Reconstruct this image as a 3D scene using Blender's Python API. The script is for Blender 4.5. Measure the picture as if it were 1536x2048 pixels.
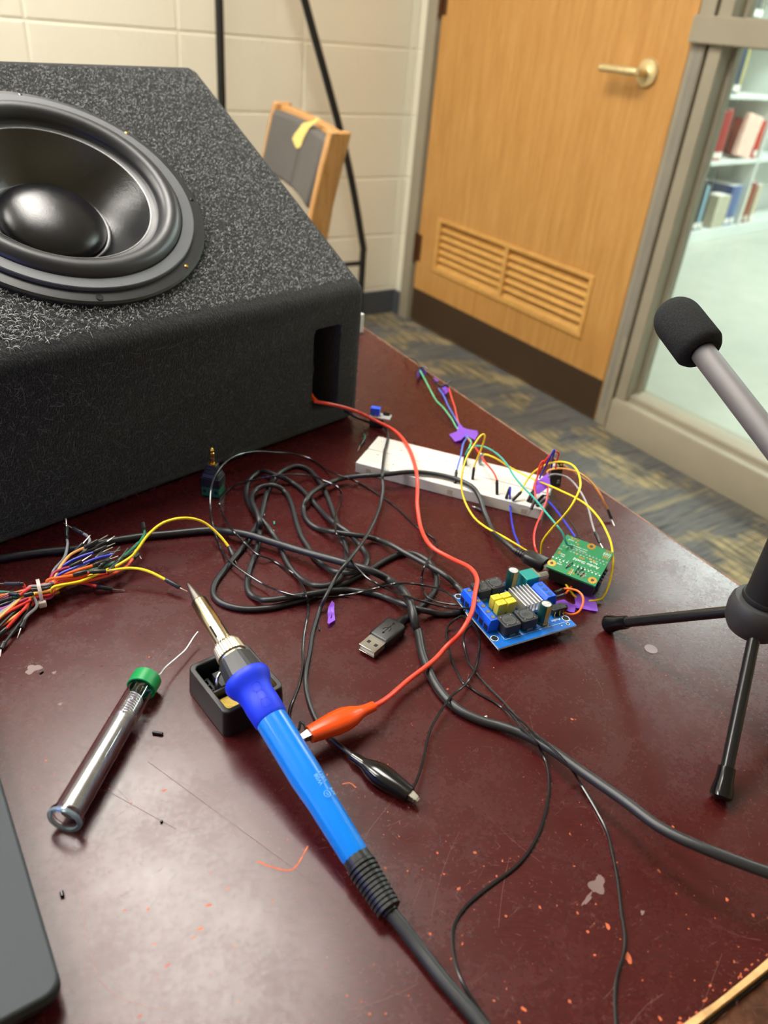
import bpy, bmesh, math, random
import numpy as np
from mathutils import Matrix, Vector, noise as mnoise

for o in list(bpy.data.objects):
    bpy.data.objects.remove(o)
scene = bpy.context.scene
COL = scene.collection
random.seed(7)

# ------------------------------------------------------------------ camera, world, exposure
FPX = 1530.0                       # focal length in pixels of the 1536 x 2048 frame
TZ = 0.72                          # table top height
CAM = Vector((0, 0, TZ + 0.33))    # camera 33 cm above the table
_d = np.array([530 - 768, 3400 - 1024, FPX]); _d /= np.linalg.norm(_d)
_up = -_d
_fw = np.array([0, 0, 1.0]); _Y = _fw - _fw.dot(_up) * _up; _Y /= np.linalg.norm(_Y)
_X = np.cross(_Y, _up)
RC = np.array([_X, _Y, _up])       # rows: world axes in camera axes (x right, y down, z forward)
cam_data = bpy.data.cameras.new('camera')
cam = bpy.data.objects.new('camera', cam_data); COL.objects.link(cam)
mw = Matrix.Identity(4)
for r in range(3):
    mw[r][0] = RC[r][0]; mw[r][1] = -RC[r][1]; mw[r][2] = -RC[r][2]; mw[r][3] = CAM[r]
cam.matrix_world = mw
cam_data.sensor_fit = 'VERTICAL'; cam_data.sensor_height = 36.0
cam_data.lens = 36.0 * FPX / 2048.0
cam_data.clip_start = 0.01; cam_data.clip_end = 60
cam_data.dof.use_dof = True
cam_data.dof.focus_distance = 0.46
cam_data.dof.aperture_fstop = 8.5
scene.camera = cam
scene.view_settings.view_transform = 'Standard'
scene.view_settings.look = 'None'
scene.view_settings.gamma = 1.0
scene.view_settings.exposure = 0.2
scene.view_settings.use_curve_mapping = False
world = bpy.data.worlds.new('world'); scene.world = world
world.use_nodes = True
world.node_tree.nodes['Background'].inputs[0].default_value = (0.75, 0.8, 0.9, 1)
world.node_tree.nodes['Background'].inputs[1].default_value = 0.05
# brightness of the ceiling lamps, plus a blue laptop glow added out of view (used by the lamp builders below)
ROOM_LAMP = 24.0
LIBRARY_LAMP = 34.0
ADDED_SCREEN_GLOW = 3.0  # added glow, unseen, gives nearby things a blue tint
ROOM_LAMP_COLOR = (1.0, 0.955, 0.88)
LIBRARY_LAMP_COLOR = (0.90, 1.0, 0.99)

# ------------------------------------------------------------------ measuring helpers
def ray(px, py):
    c = np.array([(px - 768) / FPX, (py - 1024) / FPX, 1.0])
    return Vector(RC @ c)
def P(px, py, z):                  # point at world height z seen at a photo position
    r = ray(px, py); return CAM + r * ((z - CAM.z) / r.z)
def W(px, py, z=0.0):              # the same, height above the table top
    return P(px, py, TZ + z)
def D(px, py, d):                  # at a given depth from the camera
    return CAM + ray(px, py) * d
def PLN(px, py, pt, n):            # on a plane
    r = ray(px, py); n = Vector(n); return CAM + r * ((Vector(pt) - CAM).dot(n) / r.dot(n))
def proj(p):
    c = RC.T @ np.array(Vector(p) - CAM); return 768 + FPX * c[0] / c[2], 1024 + FPX * c[1] / c[2]
def dirv(deg): return Vector((math.cos(math.radians(deg)), math.sin(math.radians(deg)), 0))

# ------------------------------------------------------------------ mesh helpers
def frame(o, x, y):
    x = Vector(x).normalized(); y = Vector(y); y = (y - x * y.dot(x)).normalized(); z = x.cross(y)
    m = Matrix.Identity(4)
    for i in range(3):
        m[i][0] = x[i]; m[i][1] = y[i]; m[i][2] = z[i]; m[i][3] = o[i]
    return m
def rrect(w, h, r, n=4):
    pts = []
    for cx, cy, a in ((w/2-r, h/2-r, 0), (-w/2+r, h/2-r, 90), (-w/2+r, -h/2+r, 180), (w/2-r, -h/2+r, 270)):
        for k in range(n + 1):
            t = math.radians(a + 90 * k / n); pts.append((cx + r*math.cos(t), cy + r*math.sin(t)))
    return pts
def circle(r, n=24, cx=0, cy=0):
    return [(cx + r*math.cos(2*math.pi*k/n), cy + r*math.sin(2*math.pi*k/n)) for k in range(n)]
def spline(pts, n=8):              # Catmull-Rom through tuples
    pts = [np.array(p, float) for p in pts]
    q = [2*pts[0]-pts[1]] + pts + [2*pts[-1]-pts[-2]]
    out = []
    for i in range(1, len(q) - 2):
        p0, p1, p2, p3 = q[i-1], q[i], q[i+1], q[i+2]
        for k in range(n):
            t = k / n
            out.append(0.5*((2*p1)+(-p0+p2)*t+(2*p0-5*p1+4*p2-p3)*t*t+(-p0+3*p1-3*p2+p3)*t**3))
    out.append(pts[-1])
    return out
_tc = {}
def glyphs(s, size=1.0):
    key = s
    if key not in _tc:
        cu = bpy.data.curves.new('t', 'FONT'); cu.body = s; cu.size = 1.0; cu.resolution_u = 2
        ob = bpy.data.objects.new('t', cu); COL.objects.link(ob)
        bpy.context.view_layer.update()
        me = bpy.data.meshes.new_from_object(ob.evaluated_get(bpy.context.evaluated_depsgraph_get()))
        vs = [tuple(v.co) for v in me.vertices]; fs = [tuple(p.vertices) for p in me.polygons]
        bpy.data.objects.remove(ob); bpy.data.curves.remove(cu); bpy.data.meshes.remove(me)
        _tc[key] = (vs, fs)
    vs, fs = _tc[key]
    return [(v[0]*size, v[1]*size) for v in vs], fs

class MB:
    def __init__(self): self.v = []; self.f = []; self.m = []; self.mi = 0
    def add(self, vs, fs, M=None):
        b = len(self.v)
        for p in vs:
            p = Vector(p); self.v.append(M @ p if M is not None else p)
        for f in fs: self.f.append(tuple(i + b for i in f)); self.m.append(self.mi)
        return self
    def box(self, c, s, M=None):
        x, y, z = s[0]/2, s[1]/2, s[2]/2
        vs = [(c[0]+a*x, c[1]+b*y, c[2]+d*z) for d in (-1, 1) for b in (-1, 1) for a in (-1, 1)]
        fs = [(0,2,3,1), (4,5,7,6), (0,1,5,4), (2,6,7,3), (0,4,6,2), (1,3,7,5)]
        return self.add(vs, fs, M)
    def prism(self, poly, z0, z1, M=None, poly2=None):
        n = len(poly); p2 = poly2 or poly
        vs = [(x, y, z0) for x, y in poly] + [(x, y, z1) for x, y in p2]
        fs = [tuple(range(n-1, -1, -1)), tuple(range(n, 2*n))]
        fs += [(i, (i+1) % n, n+(i+1) % n, n+i) for i in range(n)]
        return self.add(vs, fs, M)
    def ringstack(self, rings, M=None, cap0=True, cap1=True):
        n = len(rings[0]); vs = [p for r in rings for p in r]; fs = []
        for k in range(len(rings)-1):
            for i in range(n):
                j = (i+1) % n; fs.append((k*n+i, k*n+j, (k+1)*n+j, (k+1)*n+i))
        if cap0: fs.append(tuple(range(n-1, -1, -1)))
        if cap1: fs.append(tuple((len(rings)-1)*n+i for i in range(n)))
        return self.add(vs, fs, M)
    def lathe(self, prof, o, axis, seg=32, cap0=False, cap1=False, ref=None, rmul=None):
        a = Vector(axis).normalized(); o = Vector(o)
        ref = Vector(ref) if ref is not None else (Vector((0, 0, 1)) if abs(a.z) < .9 else Vector((1, 0, 0)))
        x = (ref - a*ref.dot(a)).normalized(); y = a.cross(x)
        rings = []
        for s, r in prof:
            rings.append([o + a*s + (x*math.cos(2*math.pi*k/seg) + y*math.sin(2*math.pi*k/seg)) * (max(r, 1e-5) * (rmul(k, seg, s) if rmul else 1)) for k in range(seg)])
        return self.ringstack(rings, None, cap0, cap1)
    def tube(self, pts, r, seg=8, cap=True):
        pts = [Vector(p) for p in pts]; n = len(pts)
        rs = r if isinstance(r, (list, tuple)) else [r]*n
        t = [(pts[min(i+1, n-1)] - pts[max(i-1, 0)]).normalized() for i in range(n)]
        x = t[0].orthogonal().normalized(); rings = []
        for i in range(n):
            x = (x - t[i]*x.dot(t[i]))
            x = x.normalized() if x.length > 1e-9 else t[i].orthogonal().normalized()
            y = t[i].cross(x)
            rings.append([pts[i] + (x*math.cos(2*math.pi*k/seg) + y*math.sin(2*math.pi*k/seg))*rs[i] for k in range(seg)])
        return self.ringstack(rings, None, cap, cap)
    def strip(self, pts, w, up, th=0.0):   # flat ribbon along a path
        pts = [Vector(p) for p in pts]; n = len(pts); rings = []
        for i in range(n):
            t = (pts[min(i+1, n-1)] - pts[max(i-1, 0)]).normalized()
            u = Vector(up); s = t.cross(u).normalized(); u = s.cross(t)
            ww = w[i] if isinstance(w, (list, tuple)) else w
            if th: rings.append([pts[i]-s*ww/2-u*th/2, pts[i]+s*ww/2-u*th/2, pts[i]+s*ww/2+u*th/2, pts[i]-s*ww/2+u*th/2])
            else: rings.append([pts[i]-s*ww/2, pts[i]+s*ww/2])
        if th: return self.ringstack(rings)
        vs = [p for r in rings for p in r]
        return self.add(vs, [(2*i, 2*i+1, 2*i+3, 2*i+2) for i in range(n-1)])
    def text(self, s, size, M, dx=0, dy=0, center=True, depth=0.0):
        vs, fs = glyphs(s, size)
        if not vs: return self
        w = max(v[0] for v in vs)
        ox = -w/2 if center else 0
        return self.add([(x+ox+dx, y+dy, depth) for x, y in vs], fs, M)

_base = {}
SPLIT = {'solder_pins': 'solder_pin', 'side_notch': 'side_notch', 'smudge': 'smudge', 'mounting_hole': 'mounting_hole', 'screw_well': 'screw_well', 'wire_entry': 'wire_entry', 'solder_tab': 'solder_tab', 'jack_pin': 'jack_pin', 'jack_slot': 'jack_slot',
         'vent_slot': 'vent_slot', 'shell_hole': 'shell_hole', 'edge_pin': 'edge_pin', 'standing_pin': 'standing_pin', 'wire_clipping': 'wire_clipping', 'relief_ribs': 'relief_rib', 'rail_stripe': 'rail_stripe', 'header_strip': 'header_strip', 'socket_strip': 'socket_strip',
         'card_socket': 'socket', 'solder_joint': 'solder_joint', 'terminal_screw': 'terminal_screw', 'long_scratches': 'long_scratch', 'gold_pin': 'gold_pin', 'pin': 'pin', 'bare_end': 'bare_end', 'grip_outline': 'grip_outline', 'apron': 'apron_panel', 'worn_edge': 'worn_edge', 'divider': 'divider', 'light_frame': 'frame_side', 'trim_3': 'trim_3', 'window_post': 'window_post', 'window_rail': 'window_rail', 'loose_turns': 'loose_turn', 'heatsink': 'heatsink', 'jaw': 'jaw'}
def islands(mb):
    par = list(range(len(mb.v)))
    def find(a):
        while par[a] != a: par[a] = par[par[a]]; a = par[a]
        return a
    for f in mb.f:
        r = find(f[0])
        for i in f[1:]: par[find(i)] = r
    groups = {}
    for f, m in zip(mb.f, mb.m): groups.setdefault(find(f[0]), []).append((f, m))
    out = []
    for g in groups.values():
        idx = sorted({i for f, _ in g for i in f}); mp = {a: b for b, a in enumerate(idx)}
        q = MB(); q.v = [mb.v[i] for i in idx]; q.f = [tuple(mp[i] for i in f) for f, _ in g]; q.m = [m for _, m in g]; out.append(q)
    return out
def obj(name, mb, mat, parent=None, **k):
    if name in SPLIT and name not in ('heatsink', 'jaw'):
        isl = islands(mb)
        if len(isl) > 1:
            r = [obj1(SPLIT[name], q, mat, parent, **k) for q in isl]
            return r[0]
    return obj1(name, mb, mat, parent, **k)
def obj1(name, mb, mat, parent=None, base=None, bevel=0, seg=2, smooth=True, angle=40, kind=None, recalc=True):
    if base is None: base = _base[parent.name] if parent is not None else Vector((0, 0, 0))
    base = Vector(base)
    me = bpy.data.meshes.new(name)
    me.from_pydata([tuple(Vector(p) - base) for p in mb.v], [], mb.f)
    mats = mat if isinstance(mat, (list, tuple)) else [mat]
    for m in mats: me.materials.append(m)
    if len(mats) > 1: me.polygons.foreach_set('material_index', mb.m)
    if recalc:
        bm = bmesh.new(); bm.from_mesh(me); bmesh.ops.recalc_face_normals(bm, faces=bm.faces); bm.to_mesh(me); bm.free()
    if smooth:
        me.polygons.foreach_set('use_smooth', [True]*len(me.polygons))
        me.set_sharp_from_angle(angle=math.radians(angle))
    me.update()
    o = bpy.data.objects.new(name, me); COL.objects.link(o)
    if parent is not None: o.parent = parent
    else: o.location = base
    _base[o.name] = base
    if bevel:
        b = o.modifiers.new('bevel', 'BEVEL'); b.width = bevel; b.segments = seg; b.limit_method = 'ANGLE'; b.angle_limit = math.radians(35)
        b.harden_normals = False
    if kind: o['kind'] = kind
    return o
def tag(o, label, cat, group=None):
    o['label'] = label; o['category'] = cat
    if group: o['group'] = group
    return o
def thing(name, label, cat, base, group=None, kind=None):
    o = bpy.data.objects.new(name, None); COL.objects.link(o); o.location = Vector(base); o.empty_display_size = .02
    _base[o.name] = Vector(base)
    if kind: o['kind'] = kind
    if label: tag(o, label, cat, group)
    return o
def struct(name, mb, mat, **k):
    return obj(name, mb, mat, kind='structure', **k)
def apply_mods(o, extra=()):
    bpy.context.view_layer.update()
    me = bpy.data.meshes.new_from_object(o.evaluated_get(bpy.context.evaluated_depsgraph_get()))
    o.modifiers.clear(); o.data = me
    for e in extra: bpy.data.objects.remove(e)

# ------------------------------------------------------------------ materials (all procedural)
def lin(r, g, b):
    f = lambda c: (c/255/12.92) if c/255 <= .04045 else ((c/255+.055)/1.055)**2.4
    return (f(r), f(g), f(b), 1)
class NT:
    def __init__(self, name):
        self.m = bpy.data.materials.new(name); self.m.use_nodes = True
        self.t = self.m.node_tree; self.b = self.t.nodes['Principled BSDF']
    def n(self, typ, **k):
        nd = self.t.nodes.new(typ)
        for a, v in k.items():
            if a.startswith('i_'): nd.inputs[a[2:].replace('_', ' ')].default_value = v
            else: setattr(nd, a, v)
        return nd
    def l(self, a, b): self.t.links.new(a, b)
    def coord(self, kind='Object', scale=(1, 1, 1), rot=(0, 0, 0)):
        tc = self.n('ShaderNodeTexCoord'); mp = self.n('ShaderNodeMapping')
        mp.inputs['Scale'].default_value = scale; mp.inputs['Rotation'].default_value = rot
        self.l(tc.outputs[kind], mp.inputs[0]); return mp.outputs[0]
    def noise(self, vec, scale, detail=3, rough=.55):
        nd = self.n('ShaderNodeTexNoise'); nd.inputs['Scale'].default_value = scale
        nd.inputs['Detail'].default_value = detail; nd.inputs['Roughness'].default_value = rough
        self.l(vec, nd.inputs['Vector']); return nd.outputs['Fac']
    def ramp(self, fac, stops):
        r = self.n('ShaderNodeValToRGB'); cr = r.color_ramp
        while len(cr.elements) < len(stops): cr.elements.new(.5)
        for e, (p, c) in zip(cr.elements, stops):
            e.position = p; e.color = c if len(c) == 4 else (*c, 1)
        self.l(fac, r.inputs[0]); return r.outputs[0]
    def mapr(self, fac, a, b, lo=0.0, hi=1.0):
        r = self.n('ShaderNodeMapRange'); r.inputs[1].default_value = lo; r.inputs[2].default_value = hi
        r.inputs[3].default_value = a; r.inputs[4].default_value = b
        self.l(fac, r.inputs[0]); return r.outputs[0]
    def mix(self, fac, a, b, mode='MIX'):
        m = self.n('ShaderNodeMix', data_type='RGBA', blend_type=mode)
        for s, val in ((m.inputs[0], fac), (m.inputs[6], a), (m.inputs[7], b)):
            if hasattr(val, 'is_linked'): self.l(val, s)
            else: s.default_value = val
        return m.outputs[2]
    def bump(self, h, strength=.3, dist=.001):
        b = self.n('ShaderNodeBump'); b.inputs['Strength'].default_value = strength; b.inputs['Distance'].default_value = dist
        self.l(h, b.inputs['Height']); self.l(b.outputs[0], self.b.inputs['Normal'])
    def set(self, **k):
        for a, v in k.items():
            s = self.b.inputs[a.replace('_', ' ')]
            if hasattr(v, 'is_linked'): self.l(v, s)
            else: s.default_value = v
        return self.m
def mat(name, color, rough=.5, metal=0.0, var=.10, vscale=60, bump=0.0, bscale=400, coat=0.0, spec=.5, **k):
    t = NT(name); v = t.coord()
    nz = t.noise(v, vscale)
    dark = tuple(c*(1-var) for c in color[:3]) + (1,); lite = tuple(min(1, c*(1+var)) for c in color[:3]) + (1,)
    t.set(Base_Color=t.ramp(nz, [(.3, dark), (.7, lite)]), Roughness=t.mapr(nz, max(0, rough-.05), min(1, rough+.05)), Metallic=metal)
    t.b.inputs['Specular IOR Level'].default_value = spec
    if coat: t.b.inputs['Coat Weight'].default_value = coat; t.b.inputs['Coat Roughness'].default_value = .15
    if bump: t.bump(t.noise(v, bscale, 2), bump, .0005)
    for a, val in k.items(): t.b.inputs[a.replace('_', ' ')].default_value = val
    return t.m

def table_material():
    t = NT('dark_cherry_laminate')
    v = t.coord(rot=(0, 0, math.radians(-33.7)))
    vs = t.coord(rot=(0, 0, math.radians(-33.7)), scale=(1, 6, 1))
    g = t.noise(vs, 190, 5, .7); big = t.noise(v, 9, 3); fine = t.noise(vs, 400, 2)
    c1 = t.ramp(g, [(.25, lin(48, 11, 13)), (.55, lin(68, 18, 19)), (.8, lin(90, 32, 31))])
    c2 = t.mix(t.mapr(big, .0, .45, .35, .7), c1, lin(62, 21, 17))
    t.set(Base_Color=c2)
    rr = t.mapr(t.mix(.5, t.noise(v, 40, 2, .5), t.noise(v, 420, 3, .7)), .20, .33, .3, .7)
    t.set(Roughness=rr)
    t.b.inputs['Specular IOR Level'].default_value = .42
    h = t.mix(.5, t.noise(t.coord(rot=(0, 0, 1.1), scale=(1, 9, 1)), 500, 3), fine)
    t.bump(h, .08, .0003)
    return t.m
def wood_material(name, a, b, c, scale=(1, 1, 1), rot=(0, 0, 0), rough=.4):
    t = NT(name); v = t.coord(scale=scale, rot=rot)
    g = t.noise(v, 9, 6, .6); f = t.noise(v, 70, 3, .6)
    m = t.mix(.35, g, f)
    t.set(Base_Color=t.ramp(m, [(.32, a), (.5, b), (.68, c)]), Roughness=t.mapr(f, rough-.06, rough+.1))
    t.bump(f, .08, .0005)
    return t.m
def carpet_material():               # striped plaid office carpet
    t = NT('plaid_carpet'); a = math.radians(52.72)
    v0 = t.coord(rot=(0, 0, a))
    def stripes(sc, s2):
        mp = t.n('ShaderNodeMapping'); mp.inputs['Scale'].default_value = s2; t.l(v0, mp.inputs[0]); return t.noise(mp.outputs[0], sc, 3, .7)
    lines = stripes(1, (150, 4.0, 1)); cross = stripes(1, (7, 75, 1)); wide = stripes(1, (34, 1.3, 1)); patch = t.noise(v0, 4.5, 3, .6)
    fuzz = t.noise(v0, 900, 2)
    base = t.ramp(lines, [(.34, lin(58, 60, 64)), (.46, lin(100, 101, 102)), (.56, lin(124, 122, 116)), (.68, lin(78, 80, 84))])
    tan = t.mix(t.mapr(cross, 0, 1, .44, .56), lin(96, 92, 80), lin(186, 168, 124))
    base = t.mix(t.mapr(wide, 0, .8, .56, .64), base, lin(150, 140, 112))
    w = t.mapr(patch, 0, .85, .50, .58)
    c = t.mix(w, base, tan)
    c = t.mix(t.mapr(lines, .0, .55, .52, .66), c, lin(64, 65, 68))
    c = t.mix(t.mapr(fuzz, .0, .35, .4, .8), c, lin(56, 56, 58))
    t.set(Base_Color=c, Roughness=.95); t.bump(fuzz, .8, .002)
    t.b.inputs['Specular IOR Level'].default_value = .1
    return t.m
def block_paint():
    t = NT('painted_block'); v = t.coord()
    n1 = t.noise(v, 55, 4, .6); pits = t.noise(v, 28, 2); big = t.noise(v, 2.5, 2)
    t.set(Base_Color=t.mix(big, lin(232, 228, 210), lin(222, 217, 198)), Roughness=t.mapr(n1, .38, .55))
    h = t.mix(.5, t.mapr(pits, 0, 1, .25, .42), n1)
    t.bump(h, .35, .004)
    return t.m
def felt_material():                 # charcoal automotive carpet of the cabinet
    t = NT('charcoal_cabinet_carpet'); v = t.coord()
    va = t.coord(scale=(1, 4, 1), rot=(0, 0, .6)); vb = t.coord(scale=(4, 1, 2), rot=(0, 0, -.4))
    a = t.noise(va, 330, 3, .7); b = t.noise(vb, 330, 3, .7); big = t.noise(v, 130, 3, .6)
    m = t.mix(.5, a, b)
    c = t.ramp(m, [(.40, lin(9, 10, 12)), (.52, lin(22, 23, 26)), (.62, lin(64, 66, 68)), (.72, lin(120, 120, 120))])
    c = t.mix(t.mapr(big, 0, .5, .35, .7), c, lin(20, 21, 24))
    t.set(Base_Color=c, Roughness=.95); t.b.inputs['Specular IOR Level'].default_value = .08
    t.b.inputs['Sheen Weight'].default_value = .25
    t.bump(m, 1.0, .003)
    return t.m
def cone_material():                 # woven cone
    t = NT('woven_cone'); v = t.coord()
    w1 = t.noise(v, 1500, 2, .5)
    t.set(Base_Color=t.ramp(w1, [(.35, lin(16, 17, 19)), (.65, lin(30, 31, 34))]), Roughness=t.mapr(w1, .20, .30)); t.b.inputs['Specular IOR Level'].default_value = .9
    t.bump(w1, .25, .0005)
    return t.m
def emit(name, col, s):
    t = NT(name); t.b.inputs['Base Color'].default_value = (.8, .8, .8, 1)
    t.b.inputs['Emission Color'].default_value = (*col, 1); t.b.inputs['Emission Strength'].default_value = s
    return t.m
def glass_mat(name, tint=(1, 1, 1, 1), rough=0.0, ior=1.45):
    t = NT(name); nz = t.noise(t.coord(), 40)
    t.set(Base_Color=tint, Roughness=rough, IOR=ior); t.b.inputs['Transmission Weight'].default_value = 1
    return t.m
def pane_mat():                      # thin clear sheet: mostly see-through, some reflection
    t = NT('window_glass'); t.t.nodes.remove(t.b)
    tr = t.n('ShaderNodeBsdfTransparent'); tr.inputs[0].default_value = (.93, .96, .94, 1)
    gl = t.n('ShaderNodeBsdfGlossy'); gl.inputs['Roughness'].default_value = .02
    fr = t.n('ShaderNodeFresnel'); ge = t.n('ShaderNodeNewGeometry'); t.l(t.mapr(ge.outputs['Backfacing'], 1.5, 1/1.5), fr.inputs[0])   # same reflection from either face of the sheet
    mx = t.n('ShaderNodeMixShader'); t.l(fr.outputs[0], mx.inputs[0]); t.l(tr.outputs[0], mx.inputs[1]); t.l(gl.outputs[0], mx.inputs[2])
    t.l(mx.outputs[0], t.t.nodes['Material Output'].inputs[0])
    return t.m

def tape_mat(name, c):               # thin film: lets some light through
    t = NT(name); nz = t.noise(t.coord(), 120)
    col = t.ramp(nz, [(.3, tuple(x*.92 for x in c[:3])), (.7, c)]); t.set(Base_Color=col, Roughness=.4)
    tr = t.n('ShaderNodeBsdfTranslucent'); t.l(col, tr.inputs[0]); mx = t.n('ShaderNodeMixShader'); mx.inputs[0].default_value = .55
    t.l(t.b.outputs[0], mx.inputs[1]); t.l(tr.outputs[0], mx.inputs[2]); t.l(mx.outputs[0], t.t.nodes['Material Output'].inputs[0])
    return t.m
M = {}
M['table'] = table_material()
M['table_edge'] = mat('worn_table_edge', lin(132, 92, 64), .5, var=.6, vscale=90)
M['apron'] = mat('table_apron', lin(60, 26, 20), .5)
M['chip'] = mat('chipped_orange', lin(190, 92, 52), .6, var=.35, vscale=300)
M['scratch'] = mat('pale_scratch', lin(140, 100, 92), .5, var=.3, vscale=300)
M['scratch_dark'] = mat('brown_scratch', lin(88, 58, 48), .5, var=.2)
M['film'] = mat('dried_film', lin(120, 98, 96), .35, var=.1)
M['felt'] = felt_material()
M['fibre'] = mat('light_fibre', lin(176, 178, 180), .8, var=.25, vscale=900)
M['fibre_dark'] = mat('grey_fibre', lin(100, 102, 105), .8, var=.25, vscale=900)
M['basket'] = mat('stamped_black_steel', lin(34, 35, 38), .38, var=.06)
M['gasket'] = mat('grey_foam_gasket', lin(84, 87, 92), .5, var=.06)
M['rubber'] = mat('surround_rubber', lin(40, 41, 45), .40, var=.08)
M['cone'] = cone_material()
M['dustcap'] = mat('dust_cap', lin(24, 24, 28), .24, var=.15, vscale=300, bump=.2, bscale=1500)
M['brass'] = mat('brass', lin(190, 150, 80), .3, 1.0)
M['gold'] = mat('gold_plate', lin(232, 190, 96), .25, 1.0)
M['steel'] = mat('bright_steel', lin(205, 203, 196), .24, 1.0)
M['jaw'] = mat('nickel_jaw', lin(168, 164, 152), .42, .9)
M['tin'] = mat('tinned_wire', lin(215, 213, 206), .3, 1.0)
M['solder'] = mat('solder_wire', lin(200, 200, 198), .33, .9)
M['barrel'] = mat('heated_steel', lin(204, 194, 166), .2, 1.0, var=.15, vscale=30)
M['tip'] = mat('iron_tip', lin(110, 104, 98), .42, .9)
M['nut'] = mat('nickel_nut', lin(208, 200, 176), .32, 1.0)
M['black'] = mat('black_plastic', lin(24, 24, 26), .38, var=.08)
M['blackmatte'] = mat('matte_black', lin(20, 20, 22), .6, var=.1)
M['blackgloss'] = mat('gloss_black', lin(13, 13, 15), .16, var=.05)
M['darkgrey'] = mat('dark_grey_plastic', lin(48, 50, 54), .42, var=.06)
M['cable'] = mat('black_cable', lin(33, 34, 36), .42, var=.08)
M['thinwire'] = mat('black_insulation', lin(30, 30, 32), .2, var=.1)
M['hollow'] = mat('dark_hole', lin(8, 8, 9), .8)
for nm, c in dict(red=(226, 58, 48), orange=(240, 112, 38), yellow=(252, 216, 30), blue=(40, 52, 190), lightblue=(74, 110, 214), green=(28, 122, 88),
                  teal=(58, 164, 150), mint=(88, 194, 140), grey=(150, 150, 152), magenta=(178, 44, 84), blackw=(26, 26, 28), brightorange=(255, 176, 90), redorange=(238, 84, 52)).items():
    M['w_'+nm] = mat('wire_'+nm, lin(*c), .4, var=.05)
M['red_lead'] = mat('red_silicone_lead', lin(236, 70, 50), .42, var=.04)
M['clip_orange'] = mat('orange_vinyl_boot', lin(232, 74, 14), .24, var=.04, coat=.5)
M['iron_blue'] = mat('light_blue_handle', lin(0, 122, 226), .24, var=.03)
M['iron_grip'] = mat('royal_blue_rubber', lin(12, 52, 228), .5, var=.03)
M['print'] = mat('pale_blue_print', lin(120, 196, 245), .5, var=.02)
M['sponge'] = mat('yellow_sponge', lin(236, 200, 100), .95, var=.15, vscale=400, bump=.6, bscale=900)
M['cap_green'] = mat('green_cap', lin(14, 140, 72), .38, var=.04)
M['clear'] = glass_mat('clear_tube', (.97, .98, 1, 1), .02, 1.46)
M['tubeend'] = mat('bluish_tube_rim', lin(196, 222, 230), .15, var=.02, **{'Transmission_Weight': .8})
M['pcb_blue'] = mat('blue_board', lin(6, 98, 186), .35, var=.08, vscale=300)
M['pcb_dark'] = mat('blue_board_traces', lin(6, 54, 110), .35, var=.2, vscale=500)
M['pcb_green'] = mat('green_board', lin(16, 122, 72), .36, var=.06, vscale=200)
M['pcb_edge'] = mat('board_edge', lin(206, 216, 212), .6)
M['silk'] = mat('white_silkscreen', lin(226, 232, 230), .6, var=.03)
M['terminal'] = mat('blue_terminal', lin(24, 92, 244), .36, var=.04)
M['ferrite'] = mat('ferrite_black', lin(38, 39, 42), .5, var=.08)
M['ferrite_top'] = mat('ferrite_top', lin(62, 64, 66), .5, var=.08)
M['yellow_cap'] = mat('yellow_film_capacitor', lin(226, 208, 56), .42, var=.04)
M['cap_sleeve'] = mat('dark_green_sleeve', lin(16, 62, 62), .26, var=.05)
M['cap_stripe'] = mat('gold_stripe', lin(186, 164, 92), .3, var=.05)
M['cap_top'] = mat('aluminium_cap_top', lin(214, 208, 206), .4, .6)
M['alu'] = mat('heatsink_aluminium', lin(222, 222, 224), .36, .85)
M['pot'] = mat('teal_potentiometer', lin(20, 138, 132), .4, var=.06)
M['breadboard'] = mat('breadboard_white', lin(214, 212, 203), .5, var=.02)
M['bb_side'] = mat('breadboard_side', lin(206, 202, 188), .5, var=.02)
M['line_red'] = mat('red_print', lin(224, 150, 140), .6)
M['line_blue'] = mat('blue_print', lin(130, 170, 214), .6)
M['pinhole'] = mat('breadboard_hole', lin(186, 184, 176), .7)
M['tape'] = tape_mat('purple_tape', lin(186, 120, 250))
M['tape_dark'] = tape_mat('dark_purple_tape', lin(92, 56, 150))
M['ziptie'] = mat('natural_nylon', lin(222, 196, 180), .4, var=.03, **{'Subsurface_Weight': .2})
M['foam'] = mat('black_foam', lin(47, 48, 49), .95, var=.3, vscale=900, bump=1.0, bscale=1600, spec=.1)
M['micbody'] = mat('gunmetal_tube', lin(112, 109, 110), .58, .25, var=.04)
M['tripod'] = mat('tripod_black', lin(26, 26, 28), .22, var=.05)
M['tripod_hub'] = mat('tripod_hub_grey', lin(50, 50, 52), .5, var=.05)
M['laptop'] = mat('slate_laptop', lin(56, 62, 65), .6, spec=.3, var=.07, vscale=1500)
M['laptop_edge'] = mat('slate_laptop_edge', lin(44, 48, 51), .55, var=.05)
M['added_screen'] = emit('added_blue_screen', (.10, .20, 1.0), ADDED_SCREEN_GLOW)  # lit panel added out of view for its blue tint
M['carpet'] = carpet_material()
M['wall'] = block_paint()
M['plain'] = mat('plain_paint', lin(222, 215, 192), .6, var=.03, vscale=4)
M['ceil'] = mat('ceiling_tile', lin(232, 230, 222), .85, var=.03, vscale=20)
M['base'] = mat('vinyl_baseboard', lin(72, 76, 82), .5, var=.05)
M['door'] = wood_material('oak_door', lin(172, 120, 58), lin(190, 139, 74), lin(204, 156, 92), scale=(7, 7, .5))
M['louvre'] = mat('oak_louvre', lin(208, 158, 86), .42, var=.08, vscale=30)
M['kick'] = mat('bronze_kick_plate', lin(66, 50, 34), .5, .15, var=.06)
M['frame'] = mat('taupe_frame_paint', lin(150, 142, 124), .42, var=.06, vscale=8)
M['frame_worn'] = mat('grey_frame_wear', lin(134, 130, 122), .45, var=.1, vscale=12)
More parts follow.
